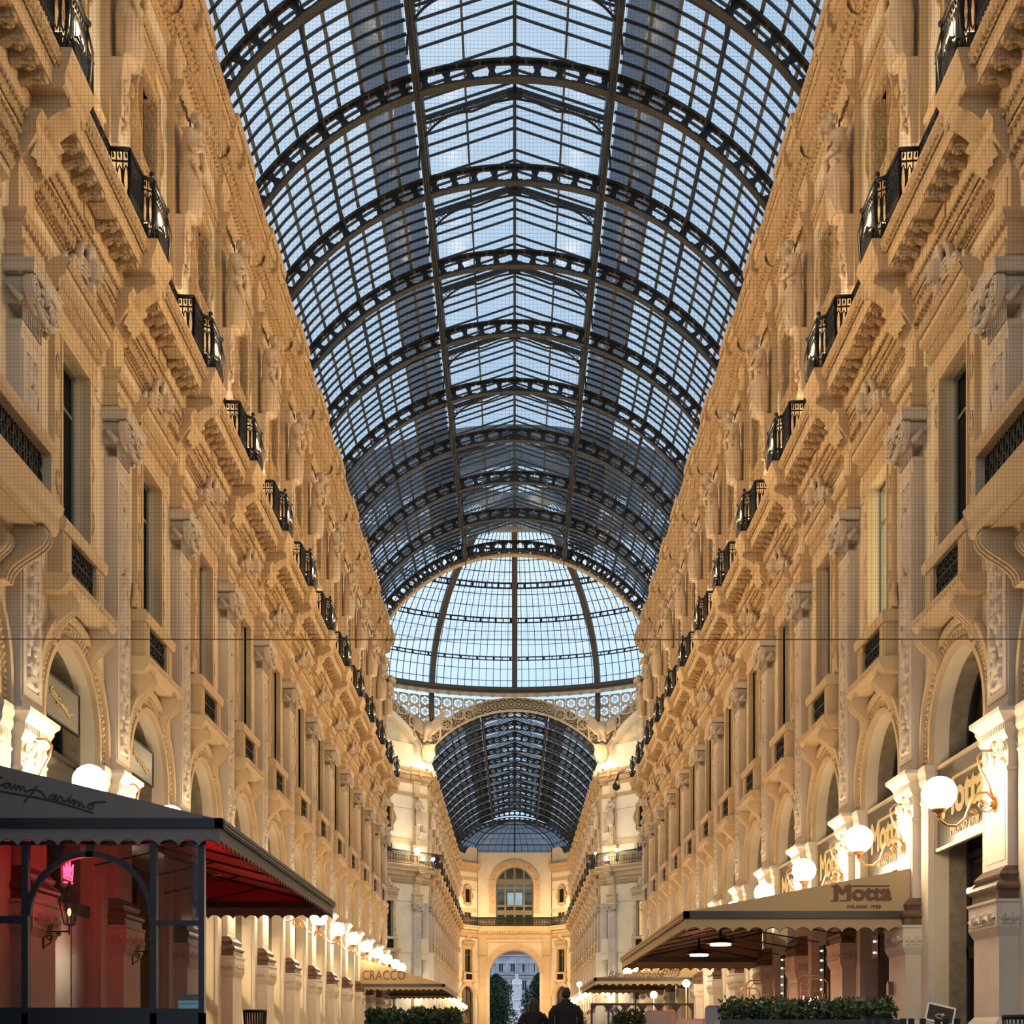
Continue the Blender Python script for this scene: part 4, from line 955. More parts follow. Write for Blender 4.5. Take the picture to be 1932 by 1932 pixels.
# pierced drum below the ring, on the side the camera sees
m = MB(); S0 = 1.55
def hexcell(m, ph, z, w, h):
    n = 24; Rr = cellrect(w, h, n); rings = []
    for rad, sc in ((0, None), (0, .36),):
        P = Rr if sc is None else [(min(w, h) * (sc + (.05 if k % 3 == 0 else 0)) * cos(2 * pi * (k + .5) / n) * 1.08, min(w, h) * (sc + (.05 if k % 3 == 0 else 0)) * sin(2 * pi * (k + .5) / n)) for k in range(n)]
        r = RD + .2
        rings.append([(r * sin(ph + x / r), r * cos(ph + x / r), z + y) for x, y in P])
    m.loft(rings, True, (False, False))
    r = RD + .17
    for q in range(3):
        a = q * pi / 3
        m.tube([(r * sin(ph + (.42 * w * cos(a)) / r), r * cos(ph + (.42 * w * cos(a)) / r), z + .42 * h * sin(a)), (r * sin(ph - (.42 * w * cos(a)) / r), r * cos(ph - (.42 * w * cos(a)) / r), z - .42 * h * sin(a))], .02, 4)
    m.tube([(r * sin(ph + .16 * cos(u) / r), r * cos(ph + .16 * cos(u) / r), z + .16 * sin(u)) for u in [2 * pi * j / 8 for j in range(8)]], .025, 4, True, True)
cw = .92
for k in range(-22, 23):
    ph = k * cw / (RD - .35)
    for j in range(8):
        z = ZD - 1.05 - .9 * j; x = (RD - .35) * sin(ph); y = (RD - .35) * cos(ph)
        yw = AP; scale_ = 1.0
        if abs(ph) < pi / 8 and sqrt(x * x + (z - ZC) ** 2) < 9.3: continue
        p8 = abs(ph) - pi / 4
        if abs(p8) < pi / 8 and sqrt((RD * sin(p8)) ** 2 + (z - ZC) ** 2) < 9.5: continue
        if z < 23.2: continue
        hexcell(m, ph, z, cw, .9)
obj('pierced_drum_lattice', m.data('pierced_drum', 'gold'), dome)
m = MB()
for i in range(-3, 4):
    ph = (i + .5) * pi / 8 if False else i * pi / 8
    if i == 0: continue
    r = RD - .5
    if abs(i) % 2 == 1:
        m = MB(); m.tube([(r * sin(ph), r * cos(ph), ZD), (r * sin(ph), r * cos(ph), 25.4)], .22, 4); obj('drum_post', m.data('drum_post', 'iron_warm'), dome)

# eagles with shields on the piers
def eagle():
    b = MB()
    b.ball((0, -.3, 24.9), (.38, .34, .62), 12, 10); b.ball((0, -.42, 25.65), (.2, .22, .26), 10, 8); b.tube([(0, -.6, 25.66), (0, -.78, 25.6), (0, -.80, 25.5)], .06, 6, taper=lambda t: 1 - .6 * t)
    for sg in (-1, 1):
        for k in range(8):
            f = k / 7; b.tube([(sg * .3, -.25, 25.2 - .12 * k), (sg * (.8 + .1 * k * (1 - f * .4)), -.3, 25.7 - .10 * k), (sg * (1.55 - .55 * f), -.25, 26.2 - .30 * k)], .13, 6, taper=lambda t: 1.2 - .6 * t)
        b.tube([(sg * .2, -.35, 24.5), (sg * .24, -.42, 24.0), (sg * .26, -.5, 23.75)], .14, 6)
    b.tube([(0, -.2, 24.4), (0, -.25, 23.9)], .2, 8)
    return remesh(b, 'eagle_body', 'stucco', .05, 1)
def shield():
    b = MB(); P = [(0, -1.0), (.42, -.75), (.62, -.2), (.55, .25), (.66, .6), (.35, .62), (0, .72), (-.35, .62), (-.66, .6), (-.55, .25), (-.62, -.2), (-.42, -.75)]
    b.loft([[(x * k, -d, 22.95 + z * k) for x, z in P] for k, d in ((1, .1), (1, .35), (.85, .48))]); b.tube([(0.42 * cos(t), -.5, 22.95 + .5 * sin(t)) for t in [2 * pi * k / 16 for k in range(16)]], .05, 5, True, True)
    b.box(-.03, .03, .46, .53, 22.5, 23.4); b.box(-.38, .38, .46, .53, 22.93, 22.99)
    return b.data('shield', 'stucco')
ED, SD = eagle(), shield()
for sg, nm in ((-1, 'left'), (1, 'right')):
    t = obj('stone_eagle', None, None, (sg * 7.05, YFAR - 1.7, H0 + .25), sg * radians(12), label=f'stone eagle with spread wings over a shield, {nm} of the far wing arch', cat='sculpture')
    obj('eagle_figure', ED, t); obj('shield', SD, t)
    lp = obj('cornice_lamp', None, None, (sg * 7.25, YFAR - 1.0, H0 + 22.0), label=f'small bright lamp on the cornice below the {nm} eagle', cat='lamp')
    m = MB(); m.ball((0, 0, .16), .17, 10, 8); obj('bulb', m.data('bulb', 'lamp_white'), lp); m = MB(); m.lathe((0, 0, -.1), [(.1, 0), (.1, .06), (.04, .1)], 10); obj('lamp_base', m.data('lamp_base', 'iron_black'), lp)
    addlight('POINT', (sg * 6.6, YFAR - 3.4, H0 + 22.6), 220, WARM, .2)
for x, y, z, r, lab in ((-7.9, YFAR - 2.6, 15.0, .26, 'brilliant floodlight on the balcony corner left of the far wing'), (-6.75, YFAR - .8, 14.55, .13, 'small lit lamp at the balcony end left of the far wing'), (5.15 + 1.5, YFAR - 1.2, 15.0, .10, 'small lit lamp on the balcony right of the far wing'), (8.3, YFAR - 2.4, 15.1, .14, 'round lit lamp above the balcony right of the far wing')):
    t = obj('spot_lamp', None, None, (x, y, H0 + z), label=lab, cat='lamp'); m = MB(); m.ball((0, 0, 0), r, 12, 8); obj('bulb', m.data('bulb', 'lamp_white'), t)
    m = MB(); m.tube([(0, .05, -r), (0, .1, -.95)], .03, 6); m.cube(-r, r, r * .6, r * 1.1, -r, r); obj('lamp_stand', m.data('lamp_stand', 'iron_black'), t)
# ---------------------------------------------------------------- end of the far wing
for w in (GL, GR):
    Lg = w.Lx
    m = MB(); h = Lg / 2
    m.box(-h, h, -.5, 0, -H0, 13.9); m.box(-h, h, -.6, -.1, 13.9, 23.0); p = w.at(h); bay(w, h, Lg, mod=False)
    window(w, h, ''); shop(w, h, 'beside the exit arch', False); railing(w, h, 'beside the exit arch')
    addlight('POINT', (p.x * .6, p.y - 2.5, H0 + 15.2), 420, WARM, .3); addlight('POINT', (p.x * .6, p.y - 2.5, H0 + 5), 260, WARM, .3)  # warm points without a fixture, added to brighten the end wall
ge = obj('wall_back', None, kind='structure')
m = MB(); GA = 3.25; zA = 7.75
m.box(-XG, -GA, -.6, 0, -H0, zA); m.box(GA, XG, -.6, 0, -H0, zA); m.archwall(-XG, XG, zA, GA, 12.4, -3.2, 0, 30)
m.box(-XG, XG, -.6, 0, 12.4, 14.0)
m.m = 1
m.box(-XG, -2.4, -.6, 0, 14.0, 19.2); m.box(2.4, XG, -.6, 0, 14.0, 19.2); m.archwall(-XG, XG, 19.2, 2.4, 23.4, -.6, 0, 30)
m.m = 0; m.box(-XG, -GA, -3.2, -.6, -H0, zA); m.box(GA, XG, -3.2, -.6, -H0, zA)
obj('wall_face', m.data('wall_face', ['plaster_wall', 'plaster_cream']), ge, (0, YG, H0), 0)
m = MB(); m.archband(0, zA, GA, GA + .75, 0, .12, 30); m.archband(0, 19.2, 2.4, 3.25, 0, .15, 30)
for a, b_ in ((2.4, 3.25), (-3.25, -2.4)): m.box(a, b_, 0, .15, 15.6, 19.2)
for k in range(15): a = pi * k / 14; m.ball((2.83 * cos(a), -.15, 19.2 + 2.83 * sin(a)), .16 if k % 3 == 1 else .08, 8, 6)
for sg in (-1, 1):
    for z in (16.2, 17.0, 17.8, 18.6): m.ball((sg * 2.83, -.15, z), .11, 8, 6)
    for zz in ((-H0, 4.6, .5, .3), (4.62, 5.0, .6, .42), (5.0, 10.3, .42, .2), (10.3, 10.9, .52, .34), (10.9, 12.4, .46, .26)): c_ = sg * 4.1; m.box(c_ - zz[2], c_ + zz[2], 0, zz[3], zz[0], zz[1])
    m.box(sg * 3.5 - .03, sg * 3.5 + .03, 0, .06, 8.6, 12.0)
m.prof([(0, 12.35), (.2, 12.4), (.35, 12.9), (.7, 13.3), (.7, 13.6), (.8, 13.9), (0, 13.92)], -XG, XG)
m.box(-3.5, 3.5, 0, .08, 11.9, 12.0)
for i in range(30): s = -XG + .16 + i * .313; m.box(s - .07, s + .07, .3, .62, 13.0, 13.28)
obj('arch_trim', m.data('arch_trim', 'stucco'), ge, (0, YG, H0), 0)
m = rail_run([(-XG, .7), (XG, .7)], step=.2, th=2.4); obj('balcony_railing', m.data('end_railing', 'iron_black'), None, (0, YG, H0), 0, label='black iron balcony railing above the exit arch', cat='railing')
t = obj('window_end', None, None, (0, YG, H0), kind='structure')
m = MB()
for s in (-2.34, -1.2, 0, 1.2, 2.34): zt = 19.2 + sqrt(max(0, 2.4 ** 2 - s * s)); m.box(s - .12, s + .12, -.5, -.35, 14, zt)
for z, hh in ((14.1, .1), (15.75, .3), (16.6, .12), (18.9, .12), (19.7, .35)): m.box(-2.4, 2.4, -.5, -.36, z - hh, z + hh)
m.archband(0, 19.2, 2.25, 2.4, -.5, -.3, 24); obj('window_frame', m.data('end_window_frame', 'window_green'), t)
m = MB(); m.box(-2.35, 2.35, -.46, -.45, 14, 19.2); m.raw([(2.35 * cos(pi * k / 20), .455, 19.2 + 2.35 * sin(pi * k / 20)) for k in range(21)], [tuple(range(21))]); obj('window_pane', m.data('end_pane', 'window_glass'), t)
m = MB(); m.box(-2.6, 2.6, -4.0, -3.9, 13.9, 16.9); m.box(-2.6, 2.6, -4.0, -3.9, 18.7, 22.2); m.box(-2.6, -.95, -4.0, -3.9, 16.9, 18.7); m.box(1.0, 2.6, -4.0, -3.9, 16.9, 18.7); m.box(-2.6, 2.6, -3.9, -.6, 22.1, 22.2); obj('room_behind', m.data('room_behind', 'shop_inside'), t)
# half dome over the end bay
t = obj('glass_apse', None, None, (0, YEND - 1.5, H0), label='dark glazed half dome closing the far vault above the exit', cat='glass roof')
base = [(-W - .3, 0, 23.2), (-XG - .6, YG - YEND + 2, 22.9), (0, YG - YEND + 2.2, 22.9), (XG + .6, YG - YEND + 2, 22.9), (W + .3, 0, 23.2)]
top = (0, .2, 26.9)
def edge(bp, k, n=8):
    f = k / n; h = sin(pi / 2 * f); r = cos(pi / 2 * f); return (top[0] + (bp[0] - top[0]) * r, top[1] + (bp[1] - top[1]) * r, bp[2] + (top[2] - bp[2]) * h)
g = MB(); rb = MB(); br = MB()
for i in range(4):
    A, Bb = base[i], base[i + 1]
    g.loft([[edge(A, k), edge(Bb, k)] for k in range(9)], False, (False, False))
    for j in range(1, 6):
        bp = tuple(A[q] + (Bb[q] - A[q]) * j / 6 for q in range(3)); rbp = [edge(bp, k) for k in range(8)]; br.tube(rbp, .03, 4)
    for k in (1, 2, 3, 4, 5, 6): br.tube([edge(A, k), edge(Bb, k)], .03 if k % 2 else .06, 4)
for p_ in base: rb.tube([edge(p_, k) for k in range(9)], .10, 4); rb.tube([(x * .97, y * .97, z - .5) for x, y, z in [edge(p_, k) for k in range(8)]], .06, 4)
for p_ in base[1:4:2]: rb.tube([p_, (p_[0] * .98, p_[1] - .3, 21.9)], .12, 5)
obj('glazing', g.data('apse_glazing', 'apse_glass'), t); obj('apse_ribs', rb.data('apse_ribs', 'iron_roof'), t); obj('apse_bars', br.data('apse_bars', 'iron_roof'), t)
m = MB(); m.box(-16, -XG, -.7, -.62, -H0, 24); m.box(XG, 16, -.7, -.62, -H0, 24); obj('wall_backing', m.data('wall_backing', 'stucco'), ge, (0, YG, H0))
# floor
m = MB(); m.cube(-40, 40, -30, 330, -.3, 0); obj('floor', m.data('floor', 'paving'), kind='structure')

# the entrance arch the viewer stands before: a tall wall with a wide round opening
m = MB(); m.box(-22, -6.85, -1.5, 1.5, -H0, 12.5); m.box(6.85, 22, -1.5, 1.5, -H0, 12.5); m.archwall(-22, 22, 12.5, 6.85, 34, -1.5, 1.5, 30)
obj('wall_entrance', m.data('wall_entrance', 'plaster_wall'), None, (0, 9.2, H0), kind='structure')
for sg, nm in ((-1, 'left'), (1, 'right')):
    m = MB(); m.cube(min(sg * 7.2, sg * 7.8), max(sg * 7.2, sg * 7.8), 10.6, YN0 - B, -H0, 24); obj(f'wall_entrance_{nm}', m.data('entrance_side', 'plaster_wall'), None, (0, 0, H0), kind='structure')
m = MB(); m.cube(-9, 9, 10.6, YOCT - .3 - B * NV, 23.2, 23.6) if False else m.cube(-9, 9, 10.6, YOCT - .4 - B * NV, 27.6, 28.0); obj('ceiling_entrance', m.data('ceiling_entrance', 'plaster_wall'), None, (0, 0, H0), kind='structure')
# ---------------------------------------------------------------- awnings
def valance(m, P, Q, zt, drop, pitch=.27, cut=.085):
    a, b = Vector((*P, 0)), Vector((*Q, 0)); L = (b - a).length; n = max(1, round(L / pitch)); k = 8; top = []; bot = []; nrm = Vector((-(b - a).y, (b - a).x, 0)).normalized() * .006
    for i in range(n * k + 1):
        f = i / (n * k); c = a + (b - a) * f; ph = (i % k) / k; z = zt - drop + cut * abs(sin(pi * ph)) ** .6
        top.append((c.x, c.y, zt)); bot.append((c.x, c.y, z))
    R = []
    for t, q in zip(top, bot): R.append([(t[0] + nrm.x, t[1] + nrm.y, t[2]), (q[0] + nrm.x, q[1] + nrm.y, q[2]), (q[0] - nrm.x, q[1] - nrm.y, q[2]), (t[0] - nrm.x, t[1] - nrm.y, t[2])])
    m.loft(R); return bot
def awning(label, sg, xw, xo, y0, y1, zb, zw, drop, top, under, trim='awning_text', barh=.12):
    t = obj('awning', None, None, (sg * (xw + xo) / 2, (y0 + y1) / 2, H0), label=label, cat='awning', group=None)
    ox, oy = sg * (xw + xo) / 2, (y0 + y1) / 2
    X = lambda x: sg * x - ox; Y = lambda y: y - oy
    m = MB(); N = 14
    rows = []
    for k in range(9):
        f = k / 8; x = xw + (xo - xw) * f; rows.append([(X(x), Y(y0 + (y1 - y0) * j / N), zw + (zb - zw) * f - .03 * sin(pi * f) - .015 * abs(sin(pi * j / 2)) * sin(pi * f)) for j in range(N + 1)])
    m.loft(rows, False, (False, False), True); obj('canopy_fabric', m.data('canopy_fabric', top), t)
    m = MB(); m.loft([[(x, y, z - .025) for x, y, z in r] for r in rows], False, (False, False), True)
    obj('canopy_lining', m.data('canopy_lining', under), t)
    for yy in (y0, y1):
        m = MB(); m.loft([[(X(xw), Y(yy) + e, zb - .0), (X(xo), Y(yy) + e, zb - .0), (X(xw), Y(yy) + e, zw)] for e in (-.01, .01)]); obj('gable_panel', m.data('gable_panel', top if (yy == y0) else under), t)
    m = MB(); bw = .05
    for a, b_ in (((xw - .1, y0), (xo, y0)), ((xo, y0), (xo, y1)), ((xo, y1), (xw - .1, y1))):
        x0, x1 = sorted((X(a[0]), X(b_[0]))); m.cube(x0 - bw, x1 + bw, Y(min(a[1], b_[1])) - bw, Y(max(a[1], b_[1])) + bw, zb - barh, zb + .01)
    obj('edge_rail', m.data('edge_rail', 'iron_blue' if under == 'awning_red' else 'dark_wood'), t)
    m = MB(); xa, xb_ = sorted((X(xo) - sg * bw, X(xo) - sg * (bw + .02)))
    for z0_, z1_ in ((zb - barh + .015, zb - .065), (zb - .05, zb)): m.cube(xa, xb_, Y(y0) + .02, Y(y1), z0_, z1_)
    obj('edge_strip', m.data('edge_strip', top), t)
    m = MB(); edges = []
    for a, b_ in (((xw - .1, y0), (xo, y0)), ((xo, y0), (xo, y1)), ((xo, y1), (xw - .1, y1))):
        edges.append(valance(m, (X(a[0]) + 0, Y(a[1])), (X(b_[0]), Y(b_[1])), zb - barh, drop))
    obj('valance', m.data('valance', top), t)
    m = MB()
    for e in edges: m.tube([(x, y, z) for x, y, z in e], .009, 4)
    obj('valance_piping', m.data('valance_piping', trim), t)
    nb = max(2, round((y1 - y0) / 2.2))
    for j in range(nb + 1):
        m = MB(); y = y0 + .06 + (y1 - y0 - .12) * j / nb; m.tube([(X(xw), Y(y), zw - .06), (X(xo), Y(y), zb - .10)], .02, 5); m.tube([(X(xw), Y(y), zb - .05), (X((xw + xo) / 2), Y(y), (zw + zb) / 2 - .08)], .016, 5)
        obj('support_arm', m.data('support_arm', 'iron_black'), t)
    return t, X, Y
t, X, Y = awning('large grey awning with red lining and handwritten sign, beside the glazed screen', -1, 7.1, 4.0, 17.5, 28.4, 2.92, 3.68, .24, 'awning_grey', 'awning_red')
def script(par, name, pts_sets, fx, fz, y, r, mt):
    m = MB()
    for P in pts_sets:
        # smooth the stroke with a Catmull-Rom spline
        Q = []
        for i in range(len(P) - 1):
            p0, p1, p2, p3 = P[max(0, i - 1)], P[i], P[i + 1], P[min(len(P) - 1, i + 2)]
            for k in range(5):
                u = k / 5; Q.append(tuple(.5 * (2 * p1[a] + (p2[a] - p0[a]) * u + (2 * p0[a] - 5 * p1[a] + 4 * p2[a] - p3[a]) * u * u + (3 * p1[a] - p0[a] - 3 * p2[a] + p3[a]) * u ** 3) for a in (0, 1)))
        Q.append(P[-1]); m.tube([(fx(x), y, fz(z)) for x, z in Q], r, 5)
    return obj(name, m.data(name, mt), par)
STR = [[(30, 437), (8, 430), (-25, 450), (-45, 490), (-22, 516), (12, 508), (45, 492)],
       [(92, 490), (62, 485), (44, 510), (60, 531), (86, 514), (106, 486), (101, 520), (120, 535), (136, 518)],
       [(136, 518), (152, 500), (160, 546), (180, 513), (196, 520), (196, 552), (216, 523), (236, 530), (238, 560), (262, 562), (300, 548), (350, 550), (400, 575), (438, 625)],
       [(352, 510), (318, 565), (262, 628), (232, 670)],
       [(520, 604), (486, 600), (468, 630), (490, 642), (520, 612), (532, 594), (524, 635), (545, 646), (562, 612), (592, 620), (582, 652), (618, 652), (656, 625), (650, 664), (672, 664), (690, 640), (704, 650), (696, 686), (716, 655), (740, 664), (740, 700), (765, 668), (778, 700), (800, 708)],
       [(850, 681), (826, 700), (840, 726), (870, 716), (878, 690), (850, 681), (905, 666), (993, 660)],
       [(672, 606), (680, 604)], [(-60, 552), (0, 560), (200, 595), (420, 636), (640, 692), (880, 766)]]
script(t, 'sign_lettering', STR, lambda x: X(-((x / 4.965 - 971) / 139.4)) if False else (x / 4.965 - 971) / 139.4 + 5.55, lambda z: (1953 - 1380 - z / 4.965) / 139.4, Y(17.5) - .02, .012, 'awning_text')
t, X, Y = awning('tan awning with large brown sign lettering, beside the hedge planter', 1, 6.95, 3.02, 22.75, 36.3, 2.17, 2.93, .24, 'awning_tan', 'awning_brown')
def letters(par, body, size, loc, mt, off=0.0, rot=(pi / 2, 0, 0), name='sign_lettering', shear=0, sp=1.0, ext=.006, sx=1.0):
    return obj(name, textdata(body, size, ext, mt, off, 'CENTER', shear, sp), par, loc, rot=rot, scale=(sx, 1, 1))
def motta(par, cx, y, z, h, mt, mt2=None):
    letters(par, 'Motta', h * 1.25, (cx, y, z), mt, h * .055, name='large_lettering', sx=1.12)
    m = MB(); w = h * 1.25; m.cube(cx - w * .62, cx + w * 1.28, y - .006, y + .006, z + h * .40, z + h * .48)
    m.cube(cx - w * 1.48, cx - w * .62, y - .006, y + .006, z - h * .47, z - h * .42) if False else None
    for fx_ in (-1.30, -.86): m.cube(cx + w * fx_ - w * .17, cx + w * fx_ + w * .14, y - .006, y + .006, z - h * .46, z - h * .39); m.cube(cx + w * fx_ - w * .17 * (fx_ < -1), cx + w * fx_ + w * .12 * (fx_ > -1), y - .006, y + .006, z + h * .38, z + h * .45)
    m.cube(cx + w * .95, cx + w * 1.30, y - .006, y + .006, z + h * .22, z + h * .28)
    obj('overline', m.data('overline', mt), par)
    letters(par, 'MILANO 1928', h * .26, (cx + .1 * h, y, z - h * .78), mt2 or mt, h * .006, name='small_lettering', sp=1.1, sx=1.15)
motta(t, X(((1626 - 971) / 107.2)), Y(22.75) - .02, (1953 - 1686) / 107.2, .30, 'brown_text')
t, X, Y = awning('smaller tan awning with café lettering further along the right arcade', 1, 6.95, 3.08, 49.4, 59.2, 2.19, 2.72, .2, 'awning_tan', 'awning_brown')
letters(t, 'Bar Ristorante', .36, (X(4.6), Y(49.4) - .02, 2.32), 'brown_text', shear=.4); letters(t, 'Biffi', .46, (X(5.9), Y(49.4) - .02, 2.42), 'brown_text', shear=.5)
m = MB(); m.tube([(X(5.9) + .42 * cos(u), Y(49.4) - .02, 2.40 + .2 * sin(u)) for u in [2 * pi * k / 24 for k in range(24)]], .012, 4, True, True); obj('oval_line', m.data('oval_line', 'brown_text'), t)
t, X, Y = awning('pale tan awning with tall lettering at the far end of the left arcade', -1, 6.95, 3.2, 58.3, 71.5, 2.30, 3.45, .2, 'awning_tan', 'awning_brown')
letters(t, 'CRACCO', .62, (-(X(-6.3)) if False else -(5.9) + 5.075, Y(58.3) - .02, 2.68), 'brown_text', sx=.75)
t, X, Y = awning('small low awning in the left wing beyond the dome', -1, 6.9, 5.0, 119, 130, 2.1, 2.9, .25, 'awning_tan', 'awning_brown')
t, X, Y = awning('small low awning in the right wing beyond the dome', 1, 6.9, 5.4, 124, 132, 1.7, 2.3, .25, 'awning_tan', 'awning_brown')
# ---------------------------------------------------------------- glazed screen on the left
YS = 17.62; sc = 2440 / YS; sx = lambda x: (x - 971) / sc; sz = lambda y: (1953 - y) / sc
t = obj('glazed_screen', None, None, (-5.6, YS, 0), label='dark steel glazed terrace screen with an arched panel under the grey awning', cat='screen')
m = MB(); o = 5.6; C_ = lambda a, b, z0, z1, d=.04: m.cube(sx(a) + o, sx(b) + o, -d, d, H0 + z0, H0 + z1)
for a, b_ in ((43, 55), (285, 297), (376, 387)): C_(a, b_, -H0, sz(1588), .05)
C_(-60, 43, sz(1742), sz(1729)); C_(297, 376, sz(1746), sz(1737)); C_(55, 285, sz(1911), sz(1901)); C_(297, 376, sz(1911), sz(1903)); C_(-60, 43, sz(1911), sz(1901)); C_(163, 176, sz(1618), sz(1588)); C_(-60, 387, sz(1594), sz(1588))
cx, cz = sx(170) + o, H0 + sz(1728); r = .80
m.loft([[(cx + rr * cos(a), yy, cz + rr * sin(a)) for rr, yy in ((r, -.04), (r, .04), (r + .075, .04), (r + .075, -.04))] for a in [pi * k / 30 for k in range(31)]])
obj('steel_frame', m.data('steel_frame', 'iron_blue'), t)
m = MB(); m.cube(sx(-60) + o, sx(387) + o, -.05, .05, 0, H0 + sz(1911)); 
for k in range(3): m.cube(sx(-60) + o, sx(387) + o, -.07, -.05, .2 + .3 * k, .24 + .3 * k)
obj('lower_panel', m.data('lower_panel', 'iron_blue'), t)
for a, b_ in ((-60, 43), (55, 285), (297, 376)):
    m = MB(); m.cube(sx(a) + o, sx(b_) + o, -.004, .004, H0 + sz(1903), H0 + sz(1594)); obj('glass_pane', m.data('glass_pane', 'screen_glass'), t)
p = obj('notice_sheet', None, None, (sx(355), YS + .1, H0 + sz(1890)), label='blue and white printed sheet behind the lower right pane of the screen', cat='notice')
m = MB(); m.cube(-.16, .16, -.004, .004, -.105, .02); obj('blue_half', m.data('blue_half', 'blue_paper'), p); m = MB(); m.cube(-.16, .16, -.004, .004, .02, .105); m.cube(-.14, .1, -.006, -.004, -.03, -.02); obj('white_half', m.data('white_half', 'white_paint'), p)
# bracket lanterns on the pedestals
def lantern(w, q, lab):
    t = thing('bracket_lantern', w, q, lab, 'lantern', 'bracket lanterns beside the screen')
    m = MB(); m.box(-.02, .02, .37, .39, 1.25, 1.75); m.tube([(0, -.38, 1.5), (0, -.75, 1.5)], .012, 5); 
    for c_, r_, hd in (((-.46, 1.42), .06, 1), ((-.47, 1.57), .05, -1), ((-.60, 1.46), .035, 1)): m.tube([(0, c_[0] + r_ * (1 - .75 * u / 16) * cos(hd * u * .6), c_[1] + r_ * (1 - .75 * u / 16) * sin(hd * u * .6)) for u in range(17)], .008, 4)
    m.tube([(0, -.39, 1.28), (0, -.48, 1.34), (0, -.5, 1.46)], .009, 4); m.tube([(0, -.75, 1.45), (0, -.75, 1.6)], .012, 5)
    obj('bracket', m.data('lantern_bracket', 'iron_black'), t, Z)
    m = MB()
    for k in range(6):
        a = pi * k / 3; a2 = pi * (k + 1) / 3; p = lambda r, z, a: (r * cos(a), -.75 + r * sin(a), z)
        m.tube([p(.07, 1.6, a), p(.14, 1.94, a)], .009, 4); m.tube([p(.14, 1.94, a), p(.05, 2.12, a)], .008, 4); m.tube([p(.145, 1.94, a), p(.145, 1.94, a2)], .012, 4); m.tube([p(.07, 1.6, a), p(.07, 1.6, a2)], .009, 4)
    m.lathe((0, -.75, 2.1), [(.05, 0), (.06, .03), (.02, .07), (.03, .1), (.005, .13)], 8)
    obj('lantern_cage', m.data('lantern_cage', 'iron_black'), t, Z)
    m = MB(); m.lathe((0, -.75, 1.6), [(.065, 0), (.13, .34), (.05, .5)], 6, False); obj('lantern_glass', m.data('lantern_glass', 'shop_glass'), t, Z)
    m = MB(); m.ball((0, -.75, 1.78), (.03, .03, .06)); obj('bulb', m.data('lantern_bulb', 'curtain_warm'), t, Z)
lantern(L1, YN0, 'black iron lantern on a wall bracket behind the arched pane, nearer one'); lantern(L1, YN0 + B, 'black iron lantern on a wall bracket behind the arched pane, further one')
# neon crown, added red tube, steel doors
t = obj('neon_sign', None, None, (-7.02, 20.3, H0 + 2.5), label='glowing pink neon crown sign above the doors behind the screen', cat='neon sign')
m = MB(); K = [(-.2, -.05), (-.22, .12), (-.12, .03), (-.1, .2), (-.02, .05), (.05, .24), (.07, .05), (.2, .2), (.16, -.06), (-.2, -.05)]
m.tube([(.02, x, z) for x, z in K], .012, 5); m.tube([(.02, -.2, -.12), (.02, .18, -.10)], .012, 5)
for i in range(5): m.tube([(.02, -.14 + .07 * i, -.02), (.02, -.12 + .07 * i, .04), (.02, -.10 + .07 * i, -.03)], .007, 4)
obj('neon_tube', m.data('neon_tube', 'neon'), t); m = MB(); m.cube(-.02, 0, -.3, .3, -.2, .3); obj('back_board', m.data('back_board', 'black_plastic'), t)
t = obj('red_light_tube', None, None, (-6.55, 19.2, H0 + 3.28), label='red light tube fixed under the grey awning near the wall', cat='lamp')
m = MB(); m.tube([(0, -1.2, 0), (0, 2.4, 0)], .022, 6); obj('tube', m.data('red_tube', 'neon'), t); m = MB(); m.cube(-.04, .04, -1.25, 2.45, .025, .05); obj('tube_holder', m.data('tube_holder', 'iron_black'), t)  # unseen tube added as a source for the red glow
addlight('POINT', (-6.0, 17.95, H0 + 2.2), 16, (1, .035, .05), .15); addlight('POINT', (-5.9, 20.9, H0 + 2.2), 26, (1, .035, .06), .2); addlight('POINT', (-5.2, 25.0, H0 + 1.9), 10, (1, .10, .06), .2)  # extra red points added to redden the awning lining and pedestals
t = obj('steel_doors', None, None, (-7.35, 20.9, 0), label='tall polished steel doors behind the arched pane of the screen', cat='doors')
for i in range(3):
    m = MB(); m.cube(0, .05, -1.15 + .78 * i, -.42 + .78 * i, .02, H0 + 2.0); obj('door_leaf', m.data('door_leaf', 'steel'), t)
m = MB(); m.cube(-.02, .08, -1.25, 1.25, H0 + 2.0, H0 + 2.2); obj('door_head', m.data('door_head', 'iron_black'), t)
